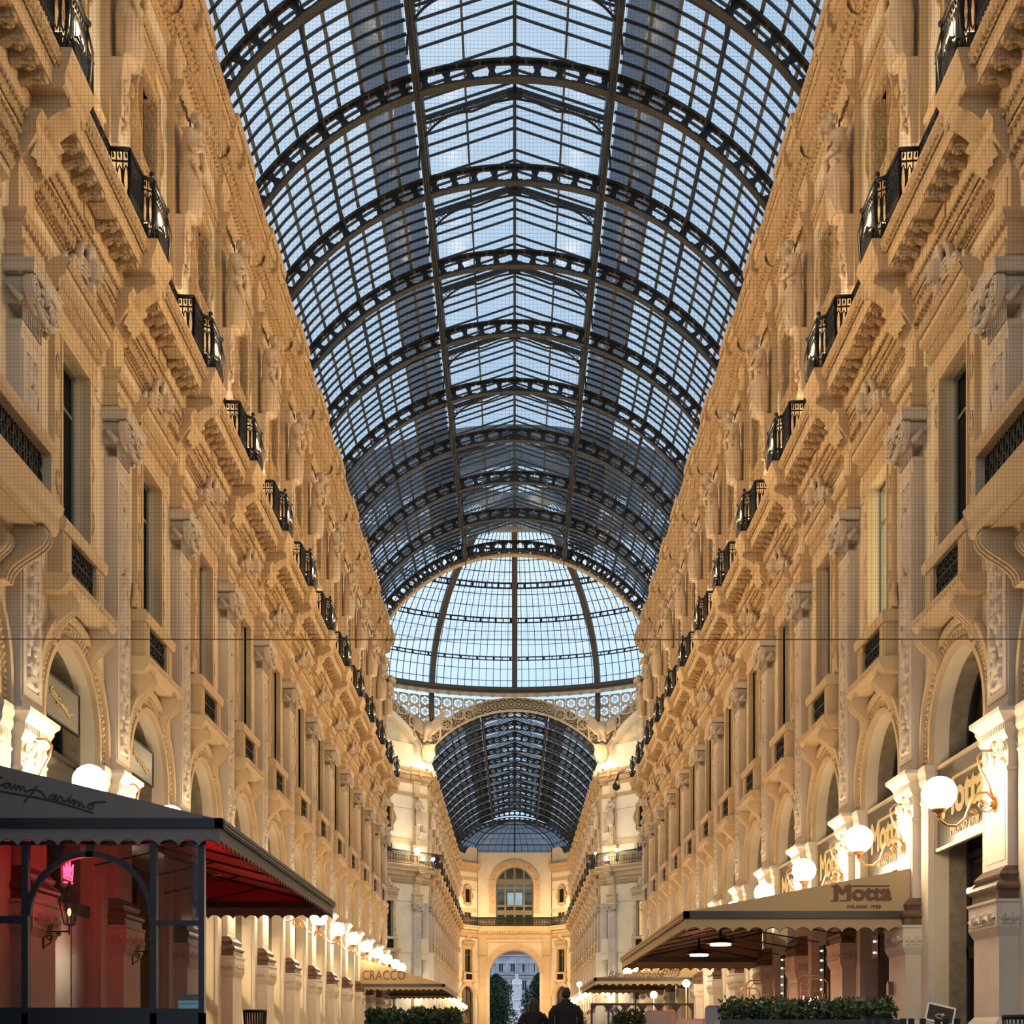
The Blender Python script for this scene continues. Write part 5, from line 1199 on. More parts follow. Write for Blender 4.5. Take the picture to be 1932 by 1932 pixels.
# ---------------------------------------------------------------- shop signs in the arches
def archsign(w, n, lab, kind):
    q = YN0 + B * n + B / 2
    t = thing('arch_sign', w, q, lab, 'sign', f'shop signs in the arches of the {w.where}')
    if kind == 'motta':
        m = MB(); m.box(-1.26, 1.26, -.08, -.04, 3.15, 4.55); obj('board', m.data('board', 'sign_board'), t, Z)
        m = MB()
        for a in ((-1.27, 1.27, 4.52, 4.58), (-1.27, 1.27, 3.12, 3.18), (-1.27, -1.22, 3.12, 4.58), (1.22, 1.27, 3.12, 4.58)): m.box(a[0], a[1], -.08, .0, a[2], a[3])
        obj('board_frame', m.data('board_frame', 'gold'), t, Z)
        g = obj('lettering', None, t, (0, .035, H0)); 
        letters(g, 'Motta', .82, (0.02, 0, 3.92), 'gold_text', .03, name='large_lettering', sx=1.0)
        m = MB(); m.cube(-.42, 1.05, -.006, .006, 4.22, 4.27); obj('overline', m.data('overline', 'gold_text'), g); letters(g, 'MILANO 1928', .2, (.1, 0, 3.38), 'gold_text', .003, name='small_lettering', sp=1.1)
    else:
        m = MB(); m.box(-1.0, .55, -.06, -.02, 4.95, 5.62); obj('board', m.data('board', 'sign_board'), t, Z)
        m = MB()
        for a in ((-1.0, .55, 5.60, 5.63), (-1.0, .55, 4.94, 4.97), (-1.0, -.97, 4.94, 5.63), (.52, .55, 4.94, 5.63)): m.box(a[0], a[1], -.06, -.01, a[2], a[3])
        obj('board_frame', m.data('board_frame', 'iron_black'), t, Z)
        script(t, 'lettering', STR, lambda x: -1.0 + .25 + (x + 0) / 993 * .95 , lambda z: H0 + 5.32 - (z - 560) / 993 * .95, .012, .011, 'gold_text')
        m = MB(); m.box(-1.24, 1.24, -.3, -.25, 3.3, 4.5); obj('lower_board', m.data('lower_board', 'sign_board'), t, Z); m = MB(); m.box(-1.25, 1.25, -.3, -.2, 4.5, 4.58); obj('ledge', m.data('ledge', 'iron_black'), t, Z)
for n, l in ((0, 'nearest'), (1, 'second'), (2, 'third'), (3, 'fourth')): archsign(R1, n, f'dark sign board with gold lettering and gold frame in the {l} right arch', 'motta')
for n, l in ((0, 'nearest'), (1, 'second')): archsign(L1, n, f'dark glass sign with gold handwriting in the {l} left arch', 'script')
# ---------------------------------------------------------------- big stone balconies at the picture's edges
for w in (L1, R1):
    q = YN0 - B / 2; p = w.at(q)
    t = thing('stone_balcony', w, q, f'large stone balcony with black iron panels on the {w.where}, nearest the viewer', 'balcony', None)
    m = MB(); m.prof([(0, 6.95), (.80, 6.95), (.84, 7.02), (.84, 7.2), (.9, 7.28), (.92, 7.34), (0, 7.34)], -1.6, 1.5); m.box(-1.4, 1.3, .2, .7, 6.92, 6.95)
    obj('slab', m.data('balcony_slab', 'stucco'), t, Z)
    m = MB(); m.prof([(.55, 8.02), (.80, 8.02), (.84, 8.1), (.84, 8.2), (.55, 8.22)], -1.55, 1.45)
    for s in (-1.5, 1.4): m.box(s - .08, s + .08, .55, .8, 7.34, 8.02)
    m.box(-1.55, -1.42, 0, .8, 8.02, 8.2); m.box(1.32, 1.45, 0, .8, 8.02, 8.2); obj('stone_rail', m.data('stone_rail', 'stucco'), t, Z)
    m = MB()
    for i in range(30): s = -1.42 + 2.76 * i / 29; m.box(s - .015, s + .015, .64, .67, 7.34, 8.02)
    for i in range(14):
        for j in range(3): m.tube([(-1.3 + .195 * i + .09 * cos(u), -.66, 7.46 + .22 * j + .09 * sin(u)) for u in [2 * pi * k / 8 for k in range(8)]], .016, 4, True, True)
    m.box(-1.42, 1.34, .60, .62, 7.34, 8.02); obj('iron_panel', m.data('iron_panel', 'iron_black'), t, Z)
    for s in (-1.3, 1.2):
        m = MB(); R = [(.75 - .5 * (k / 12) ** 1.5 + .1 * sin(2 * pi * k / 12), 6.94 - .72 * k / 12) for k in range(13)]
        m.loft([[(s + e, -d, z) for d, z in R] + [(s + e, 0, 6.2), (s + e, 0, 6.94)] for e in (-.14, .14)])
        for e in (-.1, 0, .1): m.tube([(s + e, -d - .01, z) for d, z in R], .025, 5)
        obj('console', m.data('balcony_console', 'stucco'), t, Z)
# ---------------------------------------------------------------- heaters, hanging boards, carts, hedges, bins ...
for y, x, z, l in ((27.4, 4.36, 1.92, 'nearer'), (31.0, 4.42, 1.92, 'further')):
    t = obj('heater_lamp', None, None, (x, y, H0 + z), label=f'round glowing patio heater under the tan awning, {l} one', cat='heater', group='heaters under the tan awning')
    m = MB(); m.lathe((0, 0, 0), [(.30, .02), (.32, .05), (.2, .12), (.03, .14), (.02, .42)], 18); obj('shade', m.data('heater_shade', 'iron_black'), t); m = MB(); m.lathe((0, 0, -.02), [(.22, 0), (.22, .035)], 18); obj('heating_element', m.data('heating_element', 'heater'), t)
    addlight('POINT', (x, y, H0 + z - .15), 22, (1, .42, .26), .2)
for n in (1, 2, 3):
    q = YN0 + B * n + B / 2; p = R1.at(q); z1 = (1.95, 2.05, 2.1)[n - 1]
    t = obj('bulb_board', None, None, (p.x - .12, p.y, H0), R1.rz, label=f'black board with small round bulbs under the tan awning, {ORD[n - 1]} from the viewer', cat='board', group='bulb boards')
    m = MB(); m.box(-.22, .22, 0, .04, .95 if n > 1 else 1.5, z1); obj('panel', m.data('bulb_panel', 'black_plastic'), t)
    for k in range(5 if n > 1 else 2): m = MB(); m.ball((0, -.05, z1 - .12 - .22 * k), .02, 8, 6); obj('bulb', m.data('bulb', 'curtain_lit'), t)
for k, (x, y, l) in enumerate(((5.55, 24.3, 'nearer'), (5.0, 26.6, 'further'))):
    t = obj('brass_stand', None, None, (x, y, 0), label=f'brass tube stand with small neon lettering behind the hedge, {l} one', cat='stand', group='brass stands'); m = MB()
    for dx, w_, h_, dy in ((0, .24, 2.02, 0), (.14, .26, 1.97, .25), (-.1, .22, 1.88, .45)): m.tube([(dx - w_, dy, 0), (dx - w_, dy, h_ - .08), (dx - w_ + .08, dy, h_), (dx + w_ - .08, dy, h_), (dx + w_, dy, h_ - .08), (dx + w_, dy, 0)], .014, 6)
    m.cube(-.25, .25, -.01, .01, 1.72, 1.74); obj('frame', m.data('stand_frame', 'brass'), t)
    m = MB(); rd = random.Random(k)
    for i in range(7): m.tube([(-.15 + .045 * i, -.02, 1.5 + rd.uniform(-.03, .03)), (-.13 + .045 * i, -.02, 1.62 + rd.uniform(-.03, .03)), (-.11 + .045 * i, -.02, 1.48)], .006, 4)
    for i in range(6): m.tube([(-.18 + .055 * i, -.02, 1.36), (-.15 + .055 * i, -.02, 1.42 + rd.uniform(-.02, .02)), (-.13 + .055 * i, -.02, 1.35)], .006, 4)
    obj('neon_lettering', m.data('neon_lettering', 'neon_white'), t)
def foliage(x0, x1, y0, y1, z0, z1, n, leaf, seed, mt='leaf', shape='box'):
    rd = random.Random(seed); m = MB()
    for i in range(n):
        if shape == 'box':
            c = Vector((rd.uniform(x0, x1), rd.uniform(y0, y1), z0 + (z1 - z0) * rd.random() ** .7 * (.75 + .25 * sin(rd.random() * 9))))
        else:
            a = rd.uniform(0, 2 * pi); e = rd.random() ** .5; h = rd.random() ** .8; rr = (1 - h ** 4) ** .8 * (.78 + .22 * sin(9 * h + 3 * a)) * e * (x1 - x0) / 2 * (1 + .15 * sin(5 * a + 9 * h))
            c = Vector(((x0 + x1) / 2 + rr * cos(a), (y0 + y1) / 2 + rr * sin(a), z0 + (z1 - z0) * h))
        d = Vector((rd.gauss(0, 1), rd.gauss(0, 1), rd.gauss(.5, .8))).normalized(); s = d.orthogonal().normalized() * leaf * .42; l = leaf * rd.uniform(.7, 1.3)
        u = s.cross(d).normalized() * leaf * .12
        m.raw([tuple(c), tuple(c + d * l * .5 + s + u), tuple(c + d * l), tuple(c + d * l * .5 - s + u)], [(0, 1, 2), (0, 2, 3)])
    return m.data('foliage', mt)
def hedge(lab, x0, x1, y, zt, zb, n, leaf, seed, dep=.5):
    t = obj('hedge_planter', None, None, ((x0 + x1) / 2, y, 0), label=lab, cat='planter'); h = (x1 - x0) / 2
    m = MB(); m.loft([[(-h - .03 * k, -dep / 2 - .03 * k, z), (h + .03 * k, -dep / 2 - .03 * k, z), (h + .03 * k, dep / 2 + .03 * k, z), (-h - .03 * k, dep / 2 + .03 * k, z)] for k, z in ((0, 0), (1, H0 + zb - .08), (2, H0 + zb - .08), (2, H0 + zb))]); obj('trough', m.data('trough', 'planter'), t)
    f = obj('foliage', foliage(-h, h, -dep / 2, dep / 2, H0 + zb - .05, H0 + zt, n, leaf, seed), t); f['kind'] = 'stuff'
    m = MB(); rd = random.Random(seed + 1)
    for i in range(int(n / 60)): x = rd.uniform(-h, h); m.tube([(x, rd.uniform(-.15, .15), H0 + zb - .1), (x + rd.uniform(-.06, .06), rd.uniform(-.2, .2), H0 + zt - .1)], .008, 4)
    obj('stems', m.data('stems', 'bark'), t)
hedge('dark leafy hedge in a long trough in front of the tan awning', 3.35, 6.15, 21.0, .60, .25, 2600, .085, 1)
hedge('low leafy hedge in a trough left of the two dark figures', -2.85, -1.05, 25.0, .50, .08, 2000, .10, 2)
hedge('small leafy shrub in a trough beside the grey panel', 2.5, 3.3, 33.0, .66, .2, 800, .09, 3)
for x0, x1, y, z, lab, mt in ((3.32, 4.12, 33.0, .62, 'rounded grey counter panel right of the small shrub', 'grey_panel'), (3.62, 6.2, 24.6, .56, 'long pale grey panel behind the large hedge', 'grey_panel'), (4.14, 5.0, 33.6, .42, 'low pale panel between the two grey panels', 'white_paint')):
    t = obj('counter_panel', None, None, ((x0 + x1) / 2, y, 0), label=lab, cat='panel'); h = (x1 - x0) / 2; Hh = H0 + z; r = .08
    P = [(-h, 0), (h, 0), (h, Hh - r), (h - r * .3, Hh - r * .3), (h - r, Hh), (-h + r, Hh), (-h + r * .3, Hh - r * .3), (-h, Hh - r)]
    m = MB(); m.loft([[(x, yy, zz) for x, zz in P] for yy in (-.03, .03)]); obj('board', m.data('counter_board', mt), t); m = MB(); m.tube([(x, -.035, zz) for x, zz in P[2:]], .012, 5); m.cube(h - .12, h - .09, -.04, -.03, 0, Hh - .05); obj('edge_trim', m.data('counter_trim', 'brass'), t)
# terrace screen of the café further on
t = obj('terrace_screen', None, None, (4.4, 44.5, 0), label='dark red framed glass terrace screen under the smaller tan awning', cat='screen')
m = MB()
for k in range(7):
    x = -1.75 + .58 * k; m.cube(x - .035, x + .035, -.03, .03, 0, H0 + 1.1)
    if k < 6: m.cube(x, x + .58, -.02, .02, H0 + 1.02, H0 + 1.1); m.loft([[(x + .03, yy, H0 + 1.03), (x + .18, yy, H0 + 1.03), (x + .03, yy, H0 + .82)] for yy in (-.02, .02)]); m.loft([[(x + .55, yy, H0 + 1.03), (x + .40, yy, H0 + 1.03), (x + .55, yy, H0 + .82)] for yy in (-.02, .02)])
obj('frame', m.data('terrace_frame', 'awning_text'), t); m = MB(); m.cube(-1.75, 1.73, -.004, .004, .2, H0 + 1.02); obj('glass_pane', m.data('terrace_glass', 'shop_glass'), t)
for x, y, z, r, lab in ((5.0, 46.5, 1.45, .13, 'small lit table lamp behind the terrace screen, left of the stair rail'), (6.3, 47.5, 1.9, .14, 'small lit lamp by the pillar behind the terrace screen'), (2.35, 47, 1.85, .09, 'tiny lit lamp at the corner of the terrace screen')):
    t = obj('terrace_lamp', None, None, (x, y, 0), label=lab, cat='lamp'); m = MB(); m.ball((0, 0, H0 + z), r, 12, 8); obj('lamp_shade', m.data('terrace_shade', 'globe'), t); m = MB(); m.lathe((0, 0, 0), [(.15, 0), (.15, .03), (.015, .05), (.015, H0 + z - r)], 10); obj('lamp_stand', m.data('terrace_stand', 'brass'), t)
def bin_(x, y, zt, r, lab):
    t = obj('litter_bin', None, None, (x, y, 0), label=lab, cat='bin', group='slatted litter bins'); Hh = H0 + zt; m = MB()
    for k in range(26):
        a = 2 * pi * k / 26; m.tube([(r * .72 * cos(a), r * .72 * sin(a), .12), (r * .86 * cos(a), r * .86 * sin(a), Hh * .7), (r * cos(a), r * sin(a), Hh - .03)], .011, 4)
    obj('slats', m.data('bin_slats', 'iron_black'), t); m = MB(); m.lathe((0, 0, Hh - .06), [(r * .9, 0), (r * 1.06, .02), (r * 1.06, .06), (r * .85, .06)], 26); obj('rim', m.data('bin_rim', 'iron_black'), t)
    m = MB(); m.lathe((0, 0, 0), [(r * .5, 0), (r * .6, .05), (r * .7, .14), (r * .76, Hh * .8)], 20); obj('bin_body', m.data('bin_body', 'black_plastic'), t)
bin_(-5.02, 25.0, .49, .22, 'black slatted litter bin below the grey awning'); bin_(6.72, 17.2, .27, .22, 'black slatted litter bin by the nearest right pedestal')
t = obj('sign_stand', None, None, (6.35, 19.3, 0), -.15, label='tilted white framed board with an arrow, on a stand by the pedestal', cat='sign')
m = MB(); m.tube([(0, .1, 0), (0, .1, H0 + .3)], .02, 6); m.cube(-.2, .2, -.08, .28, 0, .02); obj('stand', m.data('sign_pole', 'iron_black'), t)
tilt = Matrix.Rotation(radians(-16), 3, 'Y')
b_ = obj('board', None, t, (0, 0, H0 + .31), rot=(radians(-20), radians(14), 0))
m = MB(); m.cube(-.19, .19, -.01, .01, -.13, .13); obj('dark_face', m.data('sign_face', 'sign_board'), b_)
m = MB()
for a in ((-.21, .21, .12, .15), (-.21, .21, -.15, -.12), (-.21, -.185, -.15, .15), (.185, .21, -.15, .15)): m.cube(a[0], a[1], -.02, .015, a[2], a[3])
m.tube([(.08, -.018, -.075), (-.03, -.018, -.075), (-.07, -.018, -.045), (-.03, -.018, -.01), (.05, -.018, -.01)], .008, 4); m.tube([(.02, -.018, .02), (.06, -.018, -.01), (.02, -.018, -.035)], .008, 4)
obj('white_frame', m.data('sign_frame', 'white_paint'), b_)
t = obj('folded_barrier', None, None, (5.75, 18.6, 0), label='row of black barrier posts at the bottom edge before the right pedestals', cat='barrier'); m = MB()
for k in range(9):
    x = -.7 + .165 * k + (.05 if k % 3 == 0 else 0); m.loft([[(x - .04, y, z), (x + .04, y, z), (x + .04, y + .04, z), (x - .04, y + .04, z)] for y, z in ((0, 0), (0, H0 + .20), (0, H0 + .24))])
m.cube(-.75, .7, .01, .03, .5, .54); m.cube(-.75, .7, .01, .03, 1.0, 1.04); obj('posts', m.data('barrier_posts', 'black_plastic'), t)
t = thing('wall_box', R1, YN0 + B, 'small brown metal box fixed to the second right pedestal', 'box', None); m = MB(); m.loft([[(x, -.37 - d, z) for x, z in ((-.35, .72), (-.22, .72), (-.22, .9), (-.26, .97), (-.31, .97), (-.35, .9))] for d in (0, .09)]); obj('box_body', m.data('box_body', 'stone_brown'), t, Z)
t = obj('small_wall_lamp', None, None, (6.95, 19.75, H0 + 2.2), label='tiny bright lamp in the window beside the nearest right pilaster', cat='lamp'); m = MB(); m.ball((0, 0, 0), .05, 10, 8); obj('bulb', m.data('bulb', 'lamp_white'), t); m = MB(); m.tube([(0, 0, .04), (.1, 0, .1), (.35, 0, .1)], .012, 5); obj('lamp_arm', m.data('lamp_arm', 'brass'), t)
t = obj('globe_bracket_lamp', None, None, (7.0, YOCT - .6, H0 + 14.0), label='black curled lamp bracket hanging off the last right balcony end', cat='lamp'); m = MB(); m.tube([(-.3, 0, .2), (-.8, 0, .5), (-1.3, 0, .3), (-1.45, 0, -.1)], .06, 6); obj('arm', m.data('curl_arm', 'iron_black'), t); m = MB(); m.lathe((-1.45, 0, -.65), [(.05, 0), (.2, .1), (.22, .3), (.06, .5), (.04, .6)], 12); obj('shade', m.data('curl_shade', 'iron_black'), t)
# ---------------------------------------------------------------- people seen from behind
def person(x, y, h, lab, woman, rz):
    k = h / 1.78; t = obj('person', None, None, (x, y, 0), rz, label=lab, cat='person', group=None)
    b = MB(); S = lambda p: tuple(c * k for c in p)
    def lim(pts, r, tp=None, n=10): b.tube([S(p) for p in pts], r * k, n, taper=tp)
    b.loft([[S((w * cos(u), d * sin(u) + yy, z)) for u in [2 * pi * q / 16 for q in range(16)]] for w, d, yy, z in ((.14, .11, 0, .86), (.17, .13, 0, .95), (.155, .12, 0, 1.08), (.17, .13, 0, 1.25), (.20, .13, 0, 1.38), (.19, .11, 0, 1.45), (.09, .08, 0, 1.50), (.06, .06, .01, 1.56))])
    for sg in (-1, 1):
        lim([(sg * .09, 0, .92), (sg * .10, .02 + sg * .05, .5), (sg * .10, -.02 + sg * .12, .10)], .085, lambda f: 1.1 - .5 * f)
        b.loft([[S((sg * .10 + w * cos(u), sg * .12 + yy + .0, z)) if False else S((sg * .10 + w * cos(u), sg * .12 + .05 + l * sin(u), z)) for u in [2 * pi * q / 10 for q in range(10)]] for w, l, yy, z in ((.045, .13, 0, .0), (.05, .135, 0, .04), (.04, .09, 0, .09))])
        lim([(sg * .19, 0, 1.42), (sg * .25, -.02, 1.15), (sg * .24, .05 + .04 * sg, .92)], .052, lambda f: 1.1 - .35 * f)
        hx, hy, hz = sg * .235, .07 + .04 * sg, .88
        b.ball(S((hx, hy, hz - .03)), (.025 * k, .035 * k, .05 * k), 8, 6)
        for q in range(4): lim([(hx, hy - .02 + .015 * q, hz - .06), (hx - sg * .005, hy - .02 + .017 * q, hz - .10 - (.01 if q in (1, 2) else 0)), (hx - sg * .018, hy - .015 + .017 * q, hz - .13 - (.012 if q in (1, 2) else 0))], .0085, None, 6)
        lim([(hx, hy + .03, hz - .02), (hx - sg * .01, hy + .055, hz - .05), (hx - sg * .015, hy + .06, hz - .08)], .010, None, 6)
    b.ball(S((0, .01, 1.66)), (.078 * k, .098 * k, .118 * k), 14, 10); b.tube([S((0, .10, 1.68)), S((0, .128, 1.635)), S((0, .10, 1.62))], .014 * k, 6); lim([(0, 0, 1.5), (0, .01, 1.6)], .055)
    for sg in (-1, 1): b.ball(S((sg * .08, .0, 1.655)), (.012 * k, .02 * k, .032 * k), 6, 5); b.ball(S((sg * .03, .098, 1.68)), (.014 * k, .01 * k, .01 * k), 6, 5)
    b.ball(S((0, .10, 1.595)), (.03 * k, .012 * k, .01 * k), 8, 5)
    obj('body', remesh(b, 'body', 'skin', .012, 1), t)
    c = MB()                                        # coat
    c.loft([[S((w * cos(u), d * sin(u), z + .01 * sin(3 * u))) for u in [2 * pi * q / 24 for q in range(24)]] for w, d, z in ((.22, .18, .62), (.215, .175, .80), (.20, .16, 1.0), (.205, .16, 1.15), (.225, .165, 1.32), (.235, .15, 1.42), (.20, .13, 1.47), (.10, .10, 1.53), (.085, .09, 1.57))], True, (False, False), True)
    for sg in (-1, 1): c.tube([S(p) for p in ((sg * .18, 0, 1.42), (sg * .265, -.02, 1.3), (sg * .275, -.02, 1.14), (sg * .255, .05 + .04 * sg, .93))], .075 * k, 10, taper=lambda f: 1.05 - .25 * f)
    obj('coat', c.data('coat', 'cloth_black'), t)
    c = MB()
    for sg in (-1, 1): c.tube([S(p) for p in ((sg * .09, 0, .92), (sg * .10, .02 + sg * .05, .5), (sg * .10, -.02 + sg * .12, .08))], .10 * k, 10, taper=lambda f: 1.1 - .4 * f)
    obj('trousers', c.data('trousers', 'cloth_dark'), t)
    hh = MB(); hh.ball(S((0, -.01, 1.69)), (.094 * k, .112 * k, .118 * k), 14, 10)
    if woman: hh.loft([[S((w * cos(u), d * sin(u) - .04, z)) for u in [2 * pi * q / 14 for q in range(14)]] for w, d, z in ((.13, .07, 1.30), (.13, .08, 1.42), (.12, .09, 1.55), (.098, .09, 1.68))], True, (True, False), True)
    hair = remesh(hh, 'hair', 'hair', .014, 1)
    obj('hair', hair, t)
person(.37, 25.4, 1.62, 'person with long dark hair in a dark coat, walking away, left of the pair', True, .1)
person(.99, 25.0, 1.80, 'taller person in a black coat, walking away, right of the pair', False, -.05)
# ---------------------------------------------------------------- bird net stretched across the arcade entrance
YN_ = 12.0; m = MB(); z0, z1 = H0 + 3.68, H0 + 16; st = .0365; r = .0008
nx = int(13.6 / st)
for i in range(nx + 1):
    x = -6.8 + i * st; m.raw([(x - r, 0, z0), (x + r, 0, z0), (x, r * 1.6, z0), (x - r, 0, z1), (x + r, 0, z1), (x, r * 1.6, z1)], [(0, 1, 4, 3), (1, 2, 5, 4), (2, 0, 3, 5)])
for j in range(int((z1 - z0) / st) + 1):
    z = z0 + j * st; m.raw([(-6.8, 0, z - r), (-6.8, 0, z + r), (-6.8, r * 1.6, z), (6.8, 0, z - r), (6.8, 0, z + r), (6.8, r * 1.6, z)], [(0, 1, 4, 3), (1, 2, 5, 4), (2, 0, 3, 5)])
t = obj('bird_net', m.data('bird_net', 'net_black'), None, (0, YN_, 0), label='fine black bird net stretched across the arcade above the shops', cat='net')
m = MB(); m.tube([(-6.8 + .68 * k, 0, z0 - .012 * sin(pi * k / 20)) for k in range(21)], .0045, 5); obj('hem_cord', m.data('hem_cord', 'net_black'), t)
# ---------------------------------------------------------------- the square behind the exit arch
t = obj('town_building', None, None, (0, 265, 0), label='grey stone building with red roof on the square beyond the exit arch', cat='building')
m = MB(); m.cube(-14, 14, 0, 8, 0, H0 + 16.6)
for z, o in ((16.4, .5), (14.9, .3), (12.0, .45), (8.0, .2), (3.5, .25)): m.cube(-14, 14, -o, 0, H0 + z - .25, H0 + z + .15)
for k in range(10): x = -9 + 2 * k; m.cube(x - .75 - .12, x - .75 + .12, -.25, 0, H0 + 12.2, H0 + 14.8); m.cube(x - .45 - .12, x - .45 + .12, -.25, 0, H0 + 12.2, H0 + 14.8); m.cube(x - .9, x - .7, -.2, 0, H0 + 3.6, H0 + 7.8)
obj('walls', m.data('town_walls', 'town_stone'), t)
m = MB(); m.loft([[(x, y, z) for y, z in ((-.6, H0 + 16.5), (8.6, H0 + 16.5), (6, H0 + 19.4), (2, H0 + 19.4))] for x in (-14.5, 14.5)]); m.cube(-14, 14, -.55, 0, H0 + 12.1, H0 + 12.3); obj('roof', m.data('town_roof', 'town_roof'), t)
for z0_, z1_ in ((13.0, 14.6), (9.2, 11.2), (4.8, 7.2)):
    for k in range(7): x = -7.6 + 2.4 * k; m = MB(); m.cube(x - .42, x + .42, -.03, 0, H0 + z0_, H0 + z1_); o = obj('window', m.data('town_window', 'town_window'), t); m = MB(); m.cube(x - .55, x - .42, -.08, 0, H0 + z0_, H0 + z1_ + .2); m.cube(x + .42, x + .55, -.08, 0, H0 + z0_, H0 + z1_ + .2); m.cube(x - .65, x + .65, -.14, 0, H0 + z0_ - .15, H0 + z0_); m.cube(x - .03, x + .03, -.05, 0, H0 + z0_, H0 + z1_); obj('window_frame', m.data('town_frame', 'town_stone'), o)
b = MB()
b.loft([[(w * cos(u), d * sin(u), z) for u in [2 * pi * q / 16 for q in range(16)]] for w, d, z in ((.85, .6, 6.0), (.80, .55, 7.0), (.72, .5, 8.0), (.75, .5, 8.8), (.62, .4, 9.25), (.25, .25, 9.4))])
b.ball((0, -.1, 9.75), (.26, .3, .38), 12, 9); b.ball((0, -.1, 9.98), (.32, .34, .16), 10, 6); b.tube([(0, -.3, 9.6), (0, -.38, 9.2)], .13, 7)
for sg in (-1, 1): b.tube([(sg * .6, 0, 9.1), (sg * .75, -.25, 8.5), (sg * .1, -.6, 8.3)], .18, 8)
for k in range(8): x = -.6 + .17 * k; b.tube([(x * .7, -.42, 8.7), (x * 1.05, -.55, 7.3), (x * 1.2, -.58, 6.0)], .07, 5)
t = obj('monument_statue', None, None, (.36, 215, H0), label='white marble statue of a robed figure on a pedestal in the square', cat='statue'); obj('robed_figure', remesh(b, 'robed_figure', 'marble_white', .05, 1), t)
m = MB(); m.wrap([(2.2, 4.2, -H0), (2.2, 4.2, 0), (1.6, 3.4, .3), (1.5, 3.2, 3.8), (1.7, 3.5, 4.1), (1.2, 2.6, 4.4), (1.1, 2.4, 5.6), (1.3, 2.6, 5.8), (1.2, 2.5, 6.0)]); 
m.v = [(x, y + 1.6, z) for x, y, z in m.v]; obj('pedestal', m.data('monument_pedestal', 'marble_white'), t)
for x, z, l in ((.3, 3.0, 'centre'),):
    b = MB(); b.loft([[(w * cos(u), -1.9 + d * sin(u), z_) for u in [2 * pi * q / 12 for q in range(12)]] for w, d, z_ in ((.5, .4, .3), (.5, .45, 1.2), (.4, .35, 2.0), (.45, .3, 2.6), (.15, .15, 2.8))]); b.ball((0, -1.9, 3.05), (.2, .22, .28), 10, 8)
    for sg in (-1, 1): b.tube([(sg * .4, -1.9, 2.5), (sg * .5, -2.1, 2.0), (sg * .1, -2.35, 1.8)], .12, 6)
    t = obj('monument_statue', remesh(b, 'lesser_figure', 'marble_white', .05, 1), None, (.7, 214.2, H0 + .6), label='smaller marble figure standing at the foot of the monument', cat='statue')
def tree(x, y, w_, zt, lab, seed):
    t = obj('tree', None, None, (x, y, 0), label=lab, cat='tree'); m = MB(); m.tube([(0, 0, 0), (.1, 0, 2.5), (0, 0, zt * .8)], .22, 8, taper=lambda f: 1.1 - .8 * f)
    rd = random.Random(seed)
    for k in range(9): z = 2.2 + k * .6; a = rd.uniform(0, 6.28); m.tube([(0, 0, z), (w_ * .3 * cos(a), w_ * .3 * sin(a), z + .7)], .05, 5)
    obj('trunk', m.data('trunk', 'bark'), t); o = obj('crown', foliage(-w_ / 2, w_ / 2, -w_ / 2, w_ / 2, 1.2, H0 + zt, 9000, .34, seed, 'leaf_tree', 'cone'), t); o['kind'] = 'stuff'
tree(-2.9, 200, 6.2, 9.3, 'dark green tree left of the monument, seen through the exit arch', 5); tree(4.0, 200, 6.0, 9.6, 'dark green tree right of the monument, seen through the exit arch', 6)
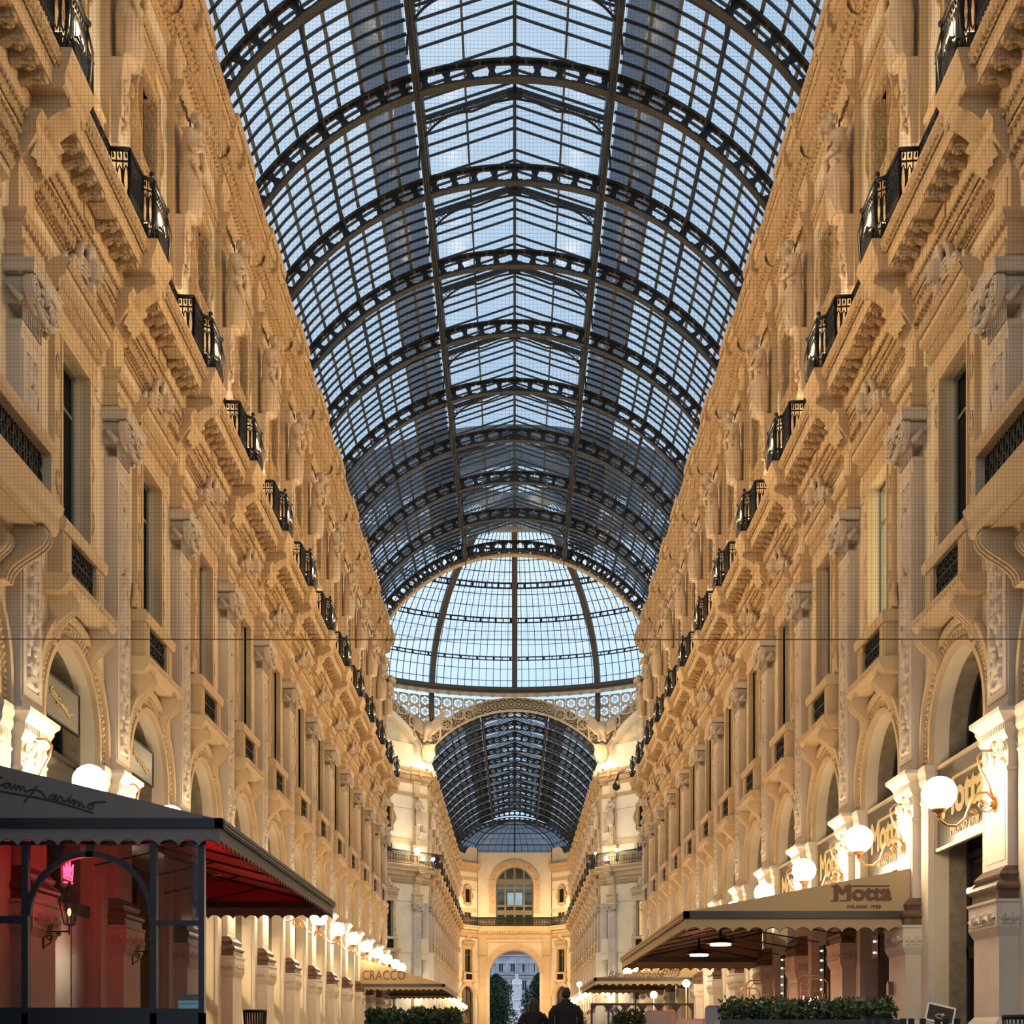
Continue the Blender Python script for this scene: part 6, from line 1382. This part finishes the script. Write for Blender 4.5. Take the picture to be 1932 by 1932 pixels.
# ---------------------------------------------------------------- light
w = bpy.data.worlds.new('dusk'); SC.world = w; w.use_nodes = True; nt = w.node_tree; bg = nt.nodes['Background']
tc = nt.nodes.new('ShaderNodeTexCoord'); nz = nt.nodes.new('ShaderNodeTexNoise'); nz.inputs['Scale'].default_value = 2.2; nz.inputs['Detail'].default_value = 6
cr = nt.nodes.new('ShaderNodeValToRGB'); cr.color_ramp.elements[0].position = .38; cr.color_ramp.elements[0].color = (.46, .64, .84, 1); cr.color_ramp.elements[1].position = .66; cr.color_ramp.elements[1].color = (.74, .86, .98, 1)
nt.links.new(tc.outputs['Generated'], nz.inputs['Vector']); nt.links.new(nz.outputs['Fac'], cr.inputs['Fac']); nt.links.new(cr.outputs['Color'], bg.inputs['Color']); bg.inputs['Strength'].default_value = SKY
# floodlights washing the opposite walls, mounted on the balconies
for sg in (-1, 1):
    for k in range(6):
        y = YN0 + B * 2 * k
        addlight('SPOT', (sg * 6.1, y, H0 + 14.3), CROSS * .45, WARM, .12, rot=(0, sg * radians(62), 0), spot=radians(120))
        addlight('SPOT', (sg * 6.1, y + .4, H0 + 14.3), CROSS * 2.6, WARM, .12, rot=(0, sg * radians(108), 0), spot=radians(110))
    for k in range(6):
        y = YFAR + 3 + B * 2 * k
        addlight('SPOT', (sg * 6.1, y, H0 + 14.3), CROSS * .5, WARM, .12, rot=(0, sg * radians(62), 0), spot=radians(120))
        addlight('SPOT', (sg * 6.1, y + .4, H0 + 14.3), CROSS * 2.2, WARM, .12, rot=(0, sg * radians(108), 0), spot=radians(110))
# ---------------------------------------------------------------- camera
cam = bpy.data.cameras.new('camera'); co = bpy.data.objects.new('camera', cam); COL.objects.link(co); co.location = (0, 0, H0); co.rotation_euler = (pi / 2, 0, 0)
cam.sensor_width = 36; cam.lens = 2440 / 1932 * 36; cam.shift_y = 987 / 1932; cam.shift_x = -5 / 1932; cam.clip_end = 1000; SC.camera = co
SC.view_settings.view_transform = 'Standard'; SC.view_settings.look = 'None'; SC.view_settings.gamma = 1; SC.view_settings.exposure = EXPO
try: SC.cycles.max_bounces = 6; SC.cycles.diffuse_bounces = 2; SC.cycles.transparent_max_bounces = 24; SC.cycles.glossy_bounces = 2; SC.cycles.sample_clamp_indirect = 6; SC.cycles.use_denoising = True; SC.cycles.caustics_reflective = False; SC.cycles.caustics_refractive = False
except Exception: pass
